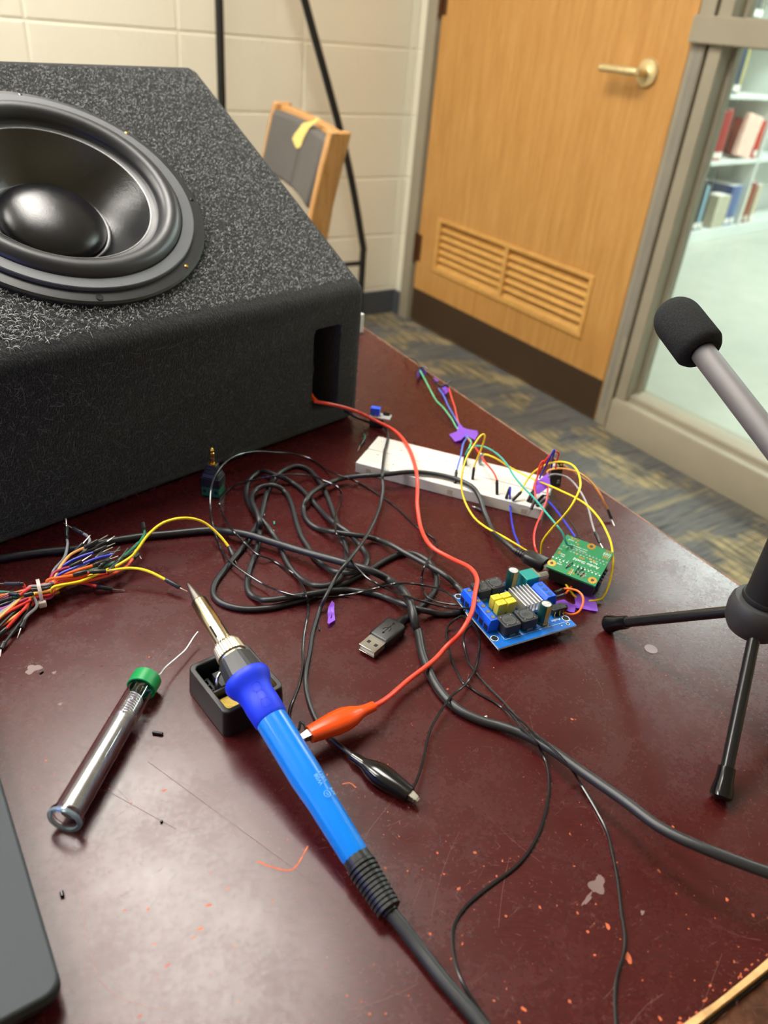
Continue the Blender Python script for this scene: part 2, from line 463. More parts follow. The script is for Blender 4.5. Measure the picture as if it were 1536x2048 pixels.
M['lever'] = mat('satin_brass', lin(222, 204, 156), .42, .75, var=.08)
M['hinge'] = mat('dark_hinge', lin(92, 60, 34), .5, .5)
M['libfloor'] = mat('pale_library_floor', lin(176, 178, 166), .4, var=.07, vscale=7)
M['libwall'] = mat('library_wall', lin(190, 194, 188), .7, var=.03)
M['shelf'] = mat('white_shelf_steel', lin(206, 211, 205), .4, var=.02)
M['pane'] = pane_mat()
M['chairwood'] = wood_material('golden_oak', lin(150, 104, 54), lin(178, 130, 74), lin(196, 150, 94), scale=(14, 14, 2))
M['upholstery'] = mat('grey_vinyl', lin(76, 73, 72), .55, var=.1, vscale=12)
M['foam_yellow'] = mat('torn_foam', lin(216, 192, 112), .9, var=.1, vscale=150)
M['stand'] = mat('black_steel_tube', lin(24, 24, 25), .42, var=.08)
M['lamp'] = emit('troffer_diffuser', ROOM_LAMP_COLOR, ROOM_LAMP)
M['liblamp'] = emit('library_diffuser', LIBRARY_LAMP_COLOR, LIBRARY_LAMP)
M['whitebox'] = mat('white_card', lin(226, 226, 224), .6)
M['sticker'] = mat('clear_sticker', lin(126, 110, 112), .3)
M['white'] = mat('white_crumb', lin(230, 226, 216), .7)

# ------------------------------------------------------------------ room shell
ANG = -52.72
dd = dirv(ANG)                       # along the door wall, away from the corner
dl = dirv(ANG + 90)                  # out of the room through the door wall (and along the left wall)
d0 = P(819, 640, 0)                  # foot of the door's hinge side
C0 = d0 - dd*0.125                   # inside corner of the two walls
Zv = Vector((0, 0, 1))
RW, RL, RH = 5.0, 5.6, 2.62          # room size along dd, along -dl, height
DW = 1.045                           # door width
def room(o, a=0, b=0, z=0): return Vector(o) + dd*a + dl*b + Zv*z
FD = frame(d0, dd, dl)               # local x along the door wall, y outward, z up
FL = frame(C0, -dl, dd)              # local x along the left wall from the corner, y into the room
mb = MB(); mb.box((RW/2, -RL/2-.02, -.03), (RW+.3, RL+.16, .06), frame(C0, dd, dl)); struct('floor', mb, M['carpet'], base=C0)
mb = MB(); mb.box((RW/2, -RL/2, RH+.03), (RW+.4, RL+.4, .06), frame(C0, dd, dl)); struct('ceiling', mb, M['ceil'], base=C0+Zv*RH)
# block walls: rounded blocks standing 5 mm proud of recessed mortar, stacked without offset
def block_wall(name, F, x0, x1, joints, zlo, zhi, sgn):
    mb = MB(); course = .2155
    mb.box(((x0+x1)/2, -sgn*.0575, (zlo+zhi)/2), (x1-x0, .11, zhi-zlo), F)
    zs = [z for z in [.105 - course + course*k for k in range(16)]]
    for xa, xb in zip(joints[:-1], joints[1:]):
        a, b = max(xa, x0), min(xb, x1)
        if b - a < .03: continue
        for z in zs:
            za, zb = max(z, zlo), min(z + course, zhi)
            if zb - za < .02: continue
            g = .0022; e = .0042
            vs = []
            for ins, dep in ((g, -.0040), (g+.0004, -.0014), (g+e, .0)):
                vs.append([(a+ins, sgn*dep, za+ins), (b-ins, sgn*dep, za+ins), (b-ins, sgn*dep, zb-ins), (a+ins, sgn*dep, zb-ins)])
            mb.ringstack(vs, F, False, True)
    return struct(name, mb, M['wall'], base=F.translation, smooth=False)
jl = [-.006, .466-.436] + [.466 + .436*k for k in range(0, 13)]
block_wall('wall_left', FL, -.006, RL, jl, 0, RH, 1)
block_wall('wall_right', FD, -.125, -.066, [-.125, -.066], 0, RH, -1)
mb = MB()
mb.box((.5*(-.066+2.35), .06, (2.14+RH)/2), (2.35+.066, .10, RH-2.14), FD)     # above door and window
mb.box(((2.35+RW-.125)/2, .06, RH/2), (RW-.125-2.35, .10, RH), FD)
struct('wall_right_upper', mb, M['plain'], base=d0)
mb = MB(); mb.box((RW/2, -RL-.05, RH/2), (RW, .10, RH), frame(C0, dd, dl)); struct('wall_back', mb, M['plain'], base=C0)
mb = MB(); mb.box((RW+.05, -RL/2, RH/2), (.10, RL, RH), frame(C0, dd, dl)); struct('wall_front', mb, M['plain'], base=C0)
mb = MB(); mb.prism([(0, 0), (RL, 0), (RL, .012), (0.004, .012)], 0.0, .098, FL); struct('baseboard_left', mb, M['base'], base=C0, bevel=.002)
mb = MB(); mb.box((-.094, -.008, .049), (.054, .014, .098), FD); struct('baseboard_right', mb, M['base'], base=d0, bevel=.002)

# ------------------------------------------------------------------ door with louvre, kick plate, lever, hinges
door = thing('door_1', None, None, d0, kind='structure')
DH = 2.08; LX0, LX1, LZ0, LZ1 = .128, .900, .252, .428
mb = MB(); y0, y1 = 0.0, .044
def dbox(mb, xa, xb, za, zb, ya=y0, yb=y1): mb.box(((xa+xb)/2, (ya+yb)/2, (za+zb)/2), (xb-xa, yb-ya, zb-za), FD)
dbox(mb, .004, LX0, .008, DH); dbox(mb, LX1, DW-.004, .008, DH); dbox(mb, LX0, LX1, .008, LZ0); dbox(mb, LX0, LX1, LZ1, DH)
obj('door_slab', mb, M['door'], door, smooth=False)
mb = MB()
for xa, xb, za, zb in ((LX0-.012, LX1+.012, LZ0-.014, LZ0+.004), (LX0-.012, LX1+.012, LZ1-.004, LZ1+.010), (LX0-.012, LX0+.006, LZ0, LZ1), (LX1-.006, LX1+.012, LZ0, LZ1), (.500, .518, LZ0, LZ1)):
    dbox(mb, xa, xb, za, zb, -.006, .036)
lf = obj('louvre_frame', mb, M['louvre'], door, bevel=.002)
mb = MB()
for xa, xb in ((LX0, .504), (.514, LX1)):
    for k in range(6):
        z = LZ0 + .016 + k*(LZ1-LZ0-.012)/6
        mb.prism([(.000, z-.012), (.005, z-.013), (.040, z+.018), (.035, z+.019)], xa+.004, xb-.004, frame(d0, dl, Zv))
# frame(d0, dl, Z): local x = outward, y = up, z = dl x Z = dd direction
obj('louvre_slats', mb, M['louvre'], lf, bevel=.001)
mb = MB(); dbox(mb, LX0, LX1, LZ0, LZ1, .040, .043); obj('louvre_backing', mb, M['kick'], lf)
mb = MB(); dbox(mb, .006, DW-.006, .010, .141, -.002, .0); obj('kick_plate', mb, M['kick'], door, bevel=.001)
HX, HZ = .945, 1.0
hp = PLN(1296, 146, d0, dl); HX = (hp-d0).dot(dd); HZ = hp.z
lv = MB(); ho = room(d0, HX, 0, HZ)
lv.lathe([(0, .036), (.004, .036), (.009, .032), (.010, .014), (.012, .011), (.046, .011), (.050, .009)], ho, -dl, 32, True, True)
rose = obj('handle_rose', lv, M['lever'], door)
lv = MB(); pts = [ho - dl*.044, ho - dl*.048 - dd*.02, ho - dl*.048 - dd*.06, ho - dl*.048 - dd*.125]
lv.tube(pts, [.011, .0115, .0105, .0105], 16); obj('lever', lv, M['lever'], rose)
for hz in (.30, 1.13, 1.9):
    mb = MB(); mb.tube([room(d0, -.004, -.006, hz-.055), room(d0, -.004, -.006, hz+.055)], .008, 12)
    mb.box((.012, -.001, hz), (.03, .003, .10), FD); obj('hinge', mb, M['hinge'], door)
# painted steel frames
mb = MB()
mb.box((-.036, .03, 1.07), (.058, .09, 2.14), FD)                               # hinge jamb
mb.box((-.010, .070, 1.07), (.03, .03, 2.14), FD)                               # stop
mb.box((.56, .03, 2.11), (1.16, .09, .06), FD)
struct('trim_1', mb, M['frame'], base=d0, bevel=.003)
mb = MB()
mb.box((1.068, .035, 1.07), (.046, .08, 2.14), FD)                              # latch jamb
mb.box((1.094, .060, 1.07), (.016, .05, 2.14), FD)                              # recessed strip
struct('trim_2', mb, M['frame'], base=d0, bevel=.004, seg=3)
mb = MB()
mb.box((1.066, -.0055, .56), (.012, .001, 1.0), FD); mb.box((1.082, -.0055, .7), (.010, .0012, .8), FD)
struct('trim_3', mb, M['frame_worn'], base=d0)
win = thing('window_1', None, None, room(d0, 1.1, 0, 0), kind='structure')
WX0, WX1, GR = 1.150, 2.30, .052
mb = MB()
mb.box((1.1225, .035, 1.07), (.040, .085, 2.14), FD)
mb.box((2.325, .035, 1.07), (.05, .085, 2.14), FD)
mb.box((1.145, GR+.002, 1.07), (.016, .03, 2.0), FD)
obj('window_post', mb, M['frame'], win, bevel=.004, seg=3)
mb = MB()
mb.prism([(-.022, 0), (-.022, .108), (-.018, .114), (.012, .114), (.012, .128), (.016, .132), (GR+.01, .140), (GR+.03, .140), (GR+.03, 0)], 1.105, 2.33, frame(d0, dl, Zv))
obj('window_sill', mb, M['frame'], win, bevel=.003)
mb = MB()
mb.box(((1.048+2.33)/2, -.005, 1.095), (2.33-1.048, .04, .060), FD)
mb.box(((WX0+WX1)/2, GR, 1.095), (WX1-WX0, .03, .045), FD)
obj('window_rail', mb, M['frame'], win, bevel=.004, seg=3)
mb = MB(); mb.box(((WX0+WX1)/2+.02, .03, 2.1), (WX1-WX0+.1, .08, .08), FD); obj('window_head', mb, M['frame'], win, bevel=.003)
for za, zb in ((.141, 1.073), (1.117, 2.06)):
    mb = MB(); mb.box(((1.151+2.30)/2, GR, (za+zb)/2), (1.149, .004, zb-za), FD); obj('window_pane', mb, M['pane'], win, smooth=False)

# ------------------------------------------------------------------ library beyond the glass
LC = room(d0, 1.2, .115, 0)
mb = MB(); mb.box((.9, 2.55, -.03), (9.0, 5.1, .06), frame(room(d0, 1.2, .061, 0), dd, dl)); struct('library_floor', mb, M['libfloor'], base=LC)
mb = MB(); mb.box((.9, 5.1, 1.5), (9.0, .1, 3.0), frame(room(d0, 1.2, .11, 0), dd, dl)); struct('library_wall', mb, M['libwall'], base=LC)
mb = MB(); mb.box((.9, 2.55, 3.03), (9.0, 5.1, .06), frame(room(d0, 1.2, .11, 0), dd, dl)); struct('library_ceiling', mb, M['ceil'], base=LC)
for k, (a, b) in enumerate(((-.6, 2.15), (1.3, 2.15), (-.6, 3.9), (1.3, 3.9))):
    c = room(d0, 1.2+a, .11+b, 2.97)
    t = thing('ceiling_light', 'white fluorescent ceiling panel over the library floor beyond the glass', 'light', c, 'library ceiling lights')
    F = frame(c, dd, dl)
    mb = MB(); mb.box((0, 0, -.01), (.58, 1.18, .01), F); obj('diffuser', mb, M['liblamp'], t)
    mb = MB()
    for s in (-1, 1): mb.box((s*.305, 0, 0), (.03, 1.24, .05), F); mb.box((0, s*.605, 0), (.61, .03, .05), F)
    obj('light_frame', mb, M['shelf'], t)
S0 = P(1375, 488, 0); es = dirv(43.65); en = Vector((-es.y, es.x, 0))
FS = frame(S0, es, en)              # x along shelf front, y back, z up
SL0, SL1, SDEP = -.45, 1.9, .26
shelf = thing('bookshelf', 'white metal library bookshelf seen through the window glass', 'shelf', S0)
LEV = (.072, .489, .853, 1.226, 1.6)
mb = MB(); mb.box(((SL0+SL1)/2, SDEP/2, .036), (SL1-SL0, SDEP, .072), FS); obj('base_plinth', mb, M['shelf'], shelf, bevel=.003)
for z in LEV[1:]:
    mb = MB(); mb.box(((SL0+SL1)/2, SDEP/2, z-.012), (SL1-SL0, SDEP, .024), FS); obj('shelf_board', mb, M['shelf'], shelf, bevel=.002)
mb = MB(); mb.box(((SL0+SL1)/2, SDEP+.008, .95), (SL1-SL0, .012, 1.9), FS); obj('back_panel', mb, M['shelf'], shelf)
for x in (SL0, .62, SL1):
    mb = MB(); mb.box((x, SDEP/2, .95), (.02, SDEP, 1.9), FS); obj('upright', mb, M['shelf'], shelf)
def book(x, lev, w, h, dep, colr, label, group, lean=0.0, y=.02, tagw=True, cat='book'):
    z = LEV[lev] + (.0008 if not lean else .0008 + abs(w*math.sin(lean)))
    t = thing('book', label, cat, FS @ Vector((x, y, z)), group)
    F = FS @ Matrix.Translation((x, y, z)) @ Matrix.Rotation(lean, 4, 'Y')
    mc = mat('book_cover_%d' % (len(bpy.data.materials)), lin(*colr), .5, var=.12, vscale=30)
    mb = MB(); mb.box((w/2, dep/2, h/2), (w, dep, h), F); obj('cover', mb, mc, t, bevel=.002)
    mb = MB(); mb.box((w/2, dep/2+.004, h-.0005), (w*.8, dep*.96, .004), F); obj('page_block', mb, M['white'], t)
    if tagw:
        mb = MB(); mb.box((w/2, -.0006, .03), (w*.86, .0012, .034), F); obj('spine_label', mb, M['white'], t)
    return t
G1, G2, G3, G4 = 'books on the bottom library shelf', 'books on the second library shelf', 'books on the third library shelf', 'books on the top visible library shelf'
book(.00, 0, .035, .21, .19, (108, 128, 88), 'green book at the left end of the bottom library shelf', G1)
book(.04, 0, .045, .30, .20, (26, 30, 36), 'tall black book beside the green one on the bottom library shelf', G1)
book(.088, 0, .028, .27, .20, (140, 178, 194), 'pale blue book right of the tall black book, bottom library shelf', G1)
book(.120, 0, .030, .30, .20, (30, 32, 36), 'black book right of the pale blue one, bottom library shelf', G1)
book(.26, 0, .16, .20, .10, (176, 172, 150), 'wide beige bookend box on the bottom library shelf', None, tagw=False, y=.01, cat='bookend')
book(.44, 0, .07, .25, .20, (70, 92, 140), 'thick blue book right of the beige box, bottom library shelf', G1)
book(.52, 0, .05, .25, .20, (92, 116, 156), 'lighter blue book next to the thick blue one, bottom library shelf', G1)
book(.66, 0, .03, .24, .20, (190, 160, 96), 'tan book between blue books and red book, bottom library shelf', G1)
book(.72, 0, .04, .26, .20, (138, 60, 46), 'brown red book at the right of the bottom library shelf', G1)
book(.80, 0, .05, .24, .20, (190, 176, 150), 'cream book at the far right of the bottom library shelf', G1)
book(-.03, 1, .030, .20, .20, (206, 200, 190), 'white book at the left end of the second library shelf', G2)
book(.004, 1, .035, .24, .20, (196, 42, 56), 'bright red book beside the white one, second library shelf', G2)
book(.042, 1, .045, .27, .20, (138, 34, 30), 'dark red book right of the bright red one, second library shelf', G2)
book(.090, 1, .05, .28, .20, (146, 40, 34), 'thick dark red book, third of the red ones, second library shelf', G2)
book(.32, 1, .20, .24, .03, (226, 188, 172), 'pale pink picture book leaning face out on the second library shelf', None, lean=.14, tagw=False)
book(.556, 1, .045, .22, .20, (190, 62, 40), 'orange red book right of the pink picture book', G2)
book(.0, 2, .05, .27, .20, (38, 42, 46), 'black book at the left end of the third library shelf', G3)
book(.052, 2, .05, .29, .20, (52, 62, 84), 'dark blue book beside the black one, third library shelf', G3)
book(.104, 2, .022, .25, .20, (186, 172, 92), 'thin yellow book right of the dark blue one, third library shelf', G3)
book(.02, 3, .06, .25, .20, (74, 76, 78), 'grey book at the left end of the top visible library shelf', G4)
book(.085, 3, .05, .26, .20, (120, 118, 104), 'olive grey book beside the grey one, top visible library shelf', G4)

# ------------------------------------------------------------------ room ceiling lights (real troffers overhead)
for nm, (cx, cy) in {'over the far end of the table': (-.52, 1.27), 'left of the table': (-1.59, .70), 'farthest to the left of the table': (-2.57, -.05)}.items():
    c = Vector((cx, cy, RH))
    t = thing('ceiling_light', 'recessed fluorescent ceiling panel ' + nm, 'light', c, 'room ceiling lights')
    F = frame(c, dd, dl)
    mb = MB(); mb.box((0, 0, -.012), (1.16, .56, .01), F); obj('diffuser', mb, M['lamp'], t)
    mb = MB()
    for s in (-1, 1): mb.box((0, s*.295, -.01), (1.22, .03, .02), F); mb.box((s*.595, 0, -.01), (.03, .56, .02), F)
    obj('light_frame', mb, M['shelf'], t)

# ------------------------------------------------------------------ table
rnd = random.Random(5)
def blob(mb, px, py, a, b, ang, n=9, z=.00006):
    c = W(px, py, z); poly = []
    for k in range(n):
        t = 2*math.pi*k/n; rr = 1 + rnd.uniform(-.35, .25) if n < 12 else 1 + .22*math.sin(3*t+px) + .16*math.sin(5*t+py) + rnd.uniform(-.06, .06)
        x, y = a*rr*math.cos(t), b*rr*math.sin(t)
        poly.append((c.x + x*math.cos(ang) - y*math.sin(ang), c.y + x*math.sin(ang) + y*math.cos(ang), c.z))
    mb.add(poly, [tuple(range(n))])
e1 = (W(1480, 1170) - W(735, 660)).normalized(); e2 = dirv(math.degrees(math.atan2(e1.y, e1.x)) + 90)
pA = W(1480, 1170); pB = W(1450, 1993)
s_ = (pB - pA).dot(e1)
Q = pA + e1*s_                       # right hand corner of the top, out of frame
TT = .030
table = thing('table', 'dark cherry laminate table with scratched and chipped glossy top', 'table', Vector((Q.x, Q.y, 0)))
TLN, TWD = 1.55, 1.15
FT = frame(Q, -e1, -e2)              # x to the far end, y to the left, z up
if FT[2][2] < 0: raise Exception('flip')
mb = MB(); mb.box((TLN/2, TWD/2, -TT/2), (TLN, TWD, TT), FT); obj('table_top', mb, M['table'], table, bevel=.0015)
mb = MB()
mb.box((TLN/2, -.0004, -.0022), (TLN, .0016, .0040), FT); obj('worn_edge', mb, M['table_edge'], table, bevel=.0006)
mb = MB(); re_ = random.Random(9)
pr = [(-.0016, TWD*k/160) for k in range(161)] + [(.0009 + re_.uniform(-.0003, .0004), TWD*(160-k)/160) for k in range(161)]
mb.prism(pr, -.009, .00008, FT); obj('worn_edge', mb, mat('bare_wood_edge', lin(208, 164, 108), .6, var=.25, vscale=120), table, smooth=False)
mb = MB()
for k in range(150):
    y = re_.uniform(0, .5); c = FT @ Vector((.0014 + abs(re_.gauss(0, .0010)), y, .0001)); q = proj(c); blob(mb, q[0], q[1], re_.uniform(.0003, .0012), re_.uniform(.0002, .0005), re_.uniform(.3, 1.0), 7, .0001)
obj('edge_chips', mb, M['chip'], table, smooth=False, recalc=False, kind='stuff')
mb = MB()
mb.box((TLN/2, .09, -TT-.04), (TLN-.16, .02, .08), FT); mb.box((TLN/2, TWD-.09, -TT-.04), (TLN-.16, .02, .08), FT)
mb.box((.09, TWD/2, -TT-.04), (.02, TWD-.18, .08), FT); mb.box((TLN-.09, TWD/2, -TT-.04), (.02, TWD-.18, .08), FT)
obj('apron', mb, M['apron'], table)
for x in (.1, TLN-.1):
    for y in (.1, TWD-.1):
        mb = MB(); mb.box((x, y, -(TZ+TT)/2), (.055, .055, TZ-TT), FT); obj('leg', mb, M['apron'], table, bevel=.004)
# scratches and chips: marks with a shape of their own in the laminate
mb = MB()
for px, py, a in ((1258, 1916, .0024), (1144, 1438, .0012), (1216, 1852, .0016), (860, 1868, .001), (1175, 1863, .0011), (1155, 1826, .001), (895, 1378, .001), (1012, 1832, .0009), (1080, 1814, .0009), (1140, 1668, .0008), (1346, 1653, .001), (1454, 1799, .0013), (1318, 1742, .001),
                  (1140, 2003, .0012), (1048, 2018, .0012), (1320, 2037, .001), (1420, 1971, .001), (1506, 1830, .001), (888, 1748, .001), (918, 1777, .0011), (950, 1705, .001), (875, 1706, .0008), (1005, 1722, .0009)):
    blob(mb, px, py, a*rnd.uniform(.7, 1.2), a*.6, rnd.uniform(0, 3))
for px, py, a in ((330, 1580, .0016), (418, 1810, .0018), (400, 1858, .0018), (335, 1930, .0014), (250, 1820, .001), (308, 1888, .001), (280, 2032, .0014), (456, 1777, .001), (388, 1875, .001), (262, 1606, .0008)):
    blob(mb, px, py, a, a*.3, .6 + rnd.uniform(-.3, .3))
for k in range(420):
    px, py = rnd.uniform(-20, 1550), rnd.uniform(1000, 2060)
    w_ = (py-900)/1150 * (.35 + .65*min(1, max(0, (px-200)/700)))
    if rnd.random() > w_: continue
    a = rnd.choice((.0003, .0004, .0004, .0005, .0007))
    blob(mb, px, py, a, a*rnd.uniform(.4, .9), rnd.uniform(0, 3), 6)
cp = spline([tuple(W(684, 1568, .0001)), tuple(W(700, 1566, .0001)), tuple(W(712, 1575, .0001))], 5); mb.strip(cp, .0007, Zv)
cp = spline([tuple(W(514, 1722, .0001)), tuple(W(544, 1734, .0001)), tuple(W(586, 1738, .0001)), tuple(W(616, 1692, .0001))], 5); mb.strip(cp, .0008, Zv)
obj('chip_marks', mb, M['chip'], table, smooth=False, recalc=False, kind='stuff')
mb = MB()
for k in range(900):
    px, py = rnd.uniform(-20, 1550), rnd.uniform(980, 2070)
    if rnd.random() > .35 + .65*(py-980)/1090: continue
    c = W(px, py, .00005); a = rnd.gauss(.75, .35) if rnd.random() < .65 else rnd.uniform(0, 3.14)
    L = abs(rnd.gauss(0, .004)) + .0008; bend = rnd.uniform(-.15, .15)
    pts = [Vector((c.x + (t-.5)*L*math.cos(a+bend*t), c.y + (t-.5)*L*math.sin(a+bend*t), c.z)) for t in (0, .5, 1)]
    mb.strip(pts, [0.00003, rnd.uniform(.00005, .00012), .00003], Zv)
for k in range(26):
    px, py = rnd.uniform(0, 1500), rnd.uniform(1150, 2050); c = W(px, py, .00005); a = rnd.uniform(0, 3.14); L = rnd.uniform(.015, .05); bd = rnd.uniform(-.5, .5)
    pts = [Vector((c.x + (t-.5)*L*math.cos(a+bd*t), c.y + (t-.5)*L*math.sin(a+bd*t), c.z)) for t in (0, .25, .5, .75, 1)]
    mb.strip(pts, .00008, Zv)
cp = spline([tuple(W(x, y, .00006)) for x, y in ((150, 1755), (162, 1790), (168, 1840), (180, 1900), (200, 1960), (250, 2000), (340, 2022))], 5); mb.strip(cp, .0003, Zv)
for k in range(1500):
    px, py = rnd.uniform(-10, 1550), rnd.uniform(960, 2060); c = W(px, py, .00005)
    if (c - Q).dot(-e1) < .004 or (c - Q).dot(-e2) < .004: continue
    a = rnd.gauss(-.75, .5); L = abs(rnd.gauss(0, .0009)) + .0003
    mb.strip([Vector((c.x + (t-.5)*L*math.cos(a), c.y + (t-.5)*L*math.sin(a), c.z)) for t in (0, .5, 1)], [.00005, rnd.uniform(.0001, .00022), .00005], Zv)
obj('fine_scratches', mb, M['scratch'], table, smooth=False, recalc=False, kind='stuff')
mb = MB()
for a, b in (((296, 1523), (700, 1820)), ((215, 1582), (352, 1658))):
    p, q = W(*a, .00007), W(*b, .00007); mb.strip([p, (p+q)/2, q], .0003, Zv)
obj('long_scratches', mb, M['scratch_dark'], table, smooth=False, recalc=False)
mb = MB()
for px, py, a, b in ((66, 1338, .0045, .003), (108, 1345, .0012, .0009), (1195, 1770, .005, .0032), (1175, 1798, .004, .001), (1285, 1825, .0012, .0008), (120, 1408, .001, .001)):
    blob(mb, px, py, a, b, .9, 30)
obj('film_patches', mb, M['film'], table, smooth=False, recalc=False, kind='stuff')
# second table top beyond the worn near edge
FA = frame(Q + e1*.0024, e1, e2)
if FA[2][2] < 0: FA = frame(Q + e1*.0032, e1, -e2)
t2 = thing('side_table', 'dark brown tabletop beyond the worn edge at lower right', 'table', Vector((Q.x, Q.y, 0)) + e1*.05)
mb = MB(); mb.box((.2955, .55 if FA[0][1]*(-e2.x)+FA[1][1]*(-e2.y) > 0 else -.55, -.019), (.59, 1.15, .030), FA)
obj('table_top', mb, wood_material('mottled_brown', lin(36, 20, 14), lin(70, 40, 26), lin(112, 72, 48), scale=(3, 3, 3), rough=.3), t2, bevel=.002)
sgn = 1 if FA[0][1]*(-e2.x)+FA[1][1]*(-e2.y) > 0 else -1
for x in (.06, .54):
    for y in (.03, 1.07):
        mb = MB(); mb.box((x, sgn*y, -.037-(TZ-.037)/2), (.05, .05, TZ-.037), FA); obj('leg', mb, M['apron'], t2, bevel=.004)

# ------------------------------------------------------------------ subwoofer box on the table
bv = dirv(49.2); bh = dirv(139.2)                     # along the front face (to the right), and towards the back
BF = W(718, 835)                                      # front right bottom corner
FRH, RUN, RISE, BW = .1304, .2529, .1489, .46
slope = (bh*RUN + Zv*RISE).normalized(); SLEN = math.hypot(RUN, RISE)
sub = thing('subwoofer', 'charcoal carpeted wedge subwoofer box with a big black driver on its sloping top', 'speaker', BF)
FB = frame(BF, bv, bh)
mb = MB()
# side outline in (back, up), extruded along the front
mb.prism([(0, 0), (0, FRH), (RUN, FRH+RISE), (RUN, 0)], -BW, 0, frame(BF, bh, Zv))
if (frame(BF, bh, Zv).col[2].xyz.dot(bv)) < 0:
    mb = MB(); mb.prism([(0, 0), (0, FRH), (RUN, FRH+RISE), (RUN, 0)], 0, BW, frame(BF, bh, Zv))
    z_sign = -1
cab = obj('cabinet', mb, M['felt'], sub, bevel=.011, seg=3, angle=60)
fn = -bh
uL = (PLN(626, 730, BF, fn) - BF).dot(bv); uR = (PLN(679, 725, BF, fn) - BF).dot(bv)
zT = PLN(655, 654, BF, fn).z - TZ; zB = PLN(650, 822, BF, fn).z - TZ
print('left edge u', (W(0,1100)-BF).dot(bv)); print('port', uL, uR, zT, zB)
ct = MB(); ct.prism([(x + (uL+uR)/2, y + (zT+zB)/2) for x, y in rrect(uR-uL, zT-zB, .004, 3)], -.15, .02, frame(BF, bv, Zv))
cut = obj('cutter', ct, M['felt'], None, base=BF, smooth=False)
bo = cab.modifiers.new('port', 'BOOLEAN'); bo.object = cut; bo.operation = 'DIFFERENCE'; bo.solver = 'EXACT'
TOPO = BF + Zv*FRH
Nn = bv.cross(slope).normalized()
if Nn.z < 0: Nn = -Nn
wc = -.2193; hc = .1362
hm = MB(); hm.lathe([(-.09, .0960), (.03, .0960)], TOPO + bv*wc + slope*hc, Nn, 64, True, True); hole = obj('cutter', hm, M['felt'], None, base=BF, smooth=False)
b2_ = cab.modifiers.new('hole', 'BOOLEAN'); b2_.object = hole; b2_.operation = 'DIFFERENCE'; b2_.solver = 'EXACT'
apply_mods(cab, (cut, hole))
# carpet pile fibres; tone and count imitate the lit top and shaded front
rf = random.Random(11); mb = MB()
def fibre(p, n, L, w):
    t = n.orthogonal().normalized(); b = n.cross(t); a = rf.uniform(0, 6.283); c = rf.gauss(0, .55)
    pts = []; q = p + n*.0004
    for k in range(4):
        pts.append(q + n*(.0002+.0010*math.sin(math.pi*k/3))); aa = a + c*k/3
        q = q + (t*math.cos(aa) + b*math.sin(aa))*L/3
    mb.strip(pts, w, n)
for k in range(46000):  # top: many pale fibres, brightening it as if lit
    u, s = rf.uniform(-.450, -.011), rf.uniform(.010, SLEN-.012)
    if (u-wc)**2 + (s-hc)**2 < .1085**2: continue
    mb.mi = 0 if rf.random() < .5 else 1
    near_ = max(0, -u-.22)*max(0, .12-s)*60
    fibre(TOPO + bv*u + slope*s, Nn, abs(rf.gauss(.0004, .0008 + .0022*near_))+.0008, rf.uniform(.0002, .00042))
for k in range(1500):
    u, z = rf.uniform(-.450, -.011), rf.uniform(.006, FRH-.012)
    if uL-.001 < u < uR+.001 and zB < z < zT: continue
    mb.mi = 1  # front: grey fibres only, its shade put into the colour
    fibre(BF + bv*u + Zv*z, fn, abs(rf.gauss(.002, .003))+.001, rf.uniform(.0002, .0003))
obj('carpet_pile', mb, [M['fibre'], M['fibre_dark']], sub, smooth=False, recalc=False, kind='stuff')
# driver
WCEN = TOPO + bv*wc + slope*hc
mb = MB(); mb.lathe([(-.001, .1100), (.0036, .1100), (.0050, .1086), (.0058, .1012), (.0058, .1002), (.002, .1000)], WCEN, Nn, 128)
wf = obj('driver_basket', mb, M['basket'], sub, angle=25)
mb = MB(); mb.lathe([(.003, .1002), (.0084, .1002), (.0090, .0996), (.0088, .0912), (.006, .0905)], WCEN, Nn, 128); obj('gasket_ring', mb, M['gasket'], wf, angle=25)
mb = MB(); mb.lathe([(.0066, .0915)] + [(.0062 + .0085*math.sin(math.pi*k/14), .0822 + .0086*math.cos(math.pi*k/14)) for k in range(15)] + [(.0052, .0727), (.0044, .0670)], WCEN, Nn, 128); obj('surround', mb, M['rubber'], wf, angle=50)
mb = MB(); mb.lathe([(.0048, .0680), (.0046, .0670), (-.006, .0610), (-.0165, .0535), (-.0255, .0455), (-.0275, .0430), (-.0265, .0418)], WCEN, Nn, 128); obj('cone', mb, M['cone'], wf, angle=25)
mb = MB(); mb.lathe([(-.0275, .0432), (-.0252, .0424), (-.0252, .0406)] + [(-.0257 + .0145*math.sin(math.pi/2*k/14), .0400*math.cos(math.pi/2*k/14)) for k in range(15)], WCEN, Nn, 96); obj('dust_cap', mb, M['dustcap'], wf, angle=50)
hp = PLN(201, 597, WCEN + Nn*.006, Nn) - WCEN; a0 = math.atan2(hp.dot(slope), hp.dot(bv))
for k in range(8):
    a = a0 + k*math.pi/4; c = WCEN + (bv*math.cos(a) + slope*math.sin(a))*.1052 + Nn*.0053
    mb = MB()
    if k == 0: mb.lathe([(-.0005, .0026), (.0004, .0026), (.0004, 0)], c, Nn, 16); obj('screw_hole', mb, M['hollow'], wf)
    else: mb.lathe([(-.0005, .0016), (.0007, .0014), (.0009, .0006), (.0009, 0)], c, Nn, 12); obj('screw', mb, M['brass'] if k % 2 else M['blackgloss'], wf)
# white box edge behind the subwoofer
wb = W(734, 662)
t = thing('box', 'thin white box edge peeking out behind the right side of the subwoofer', 'box', wb + Vector((-.012, .0, 0)))
mb = MB(); mb.box((-.0112, .012, .012), (.013, .022, .024), frame(wb + Vector((-.0005, -.004, 0)), bv, bh)); obj('carton', mb, M['whitebox'], t, bevel=.001)

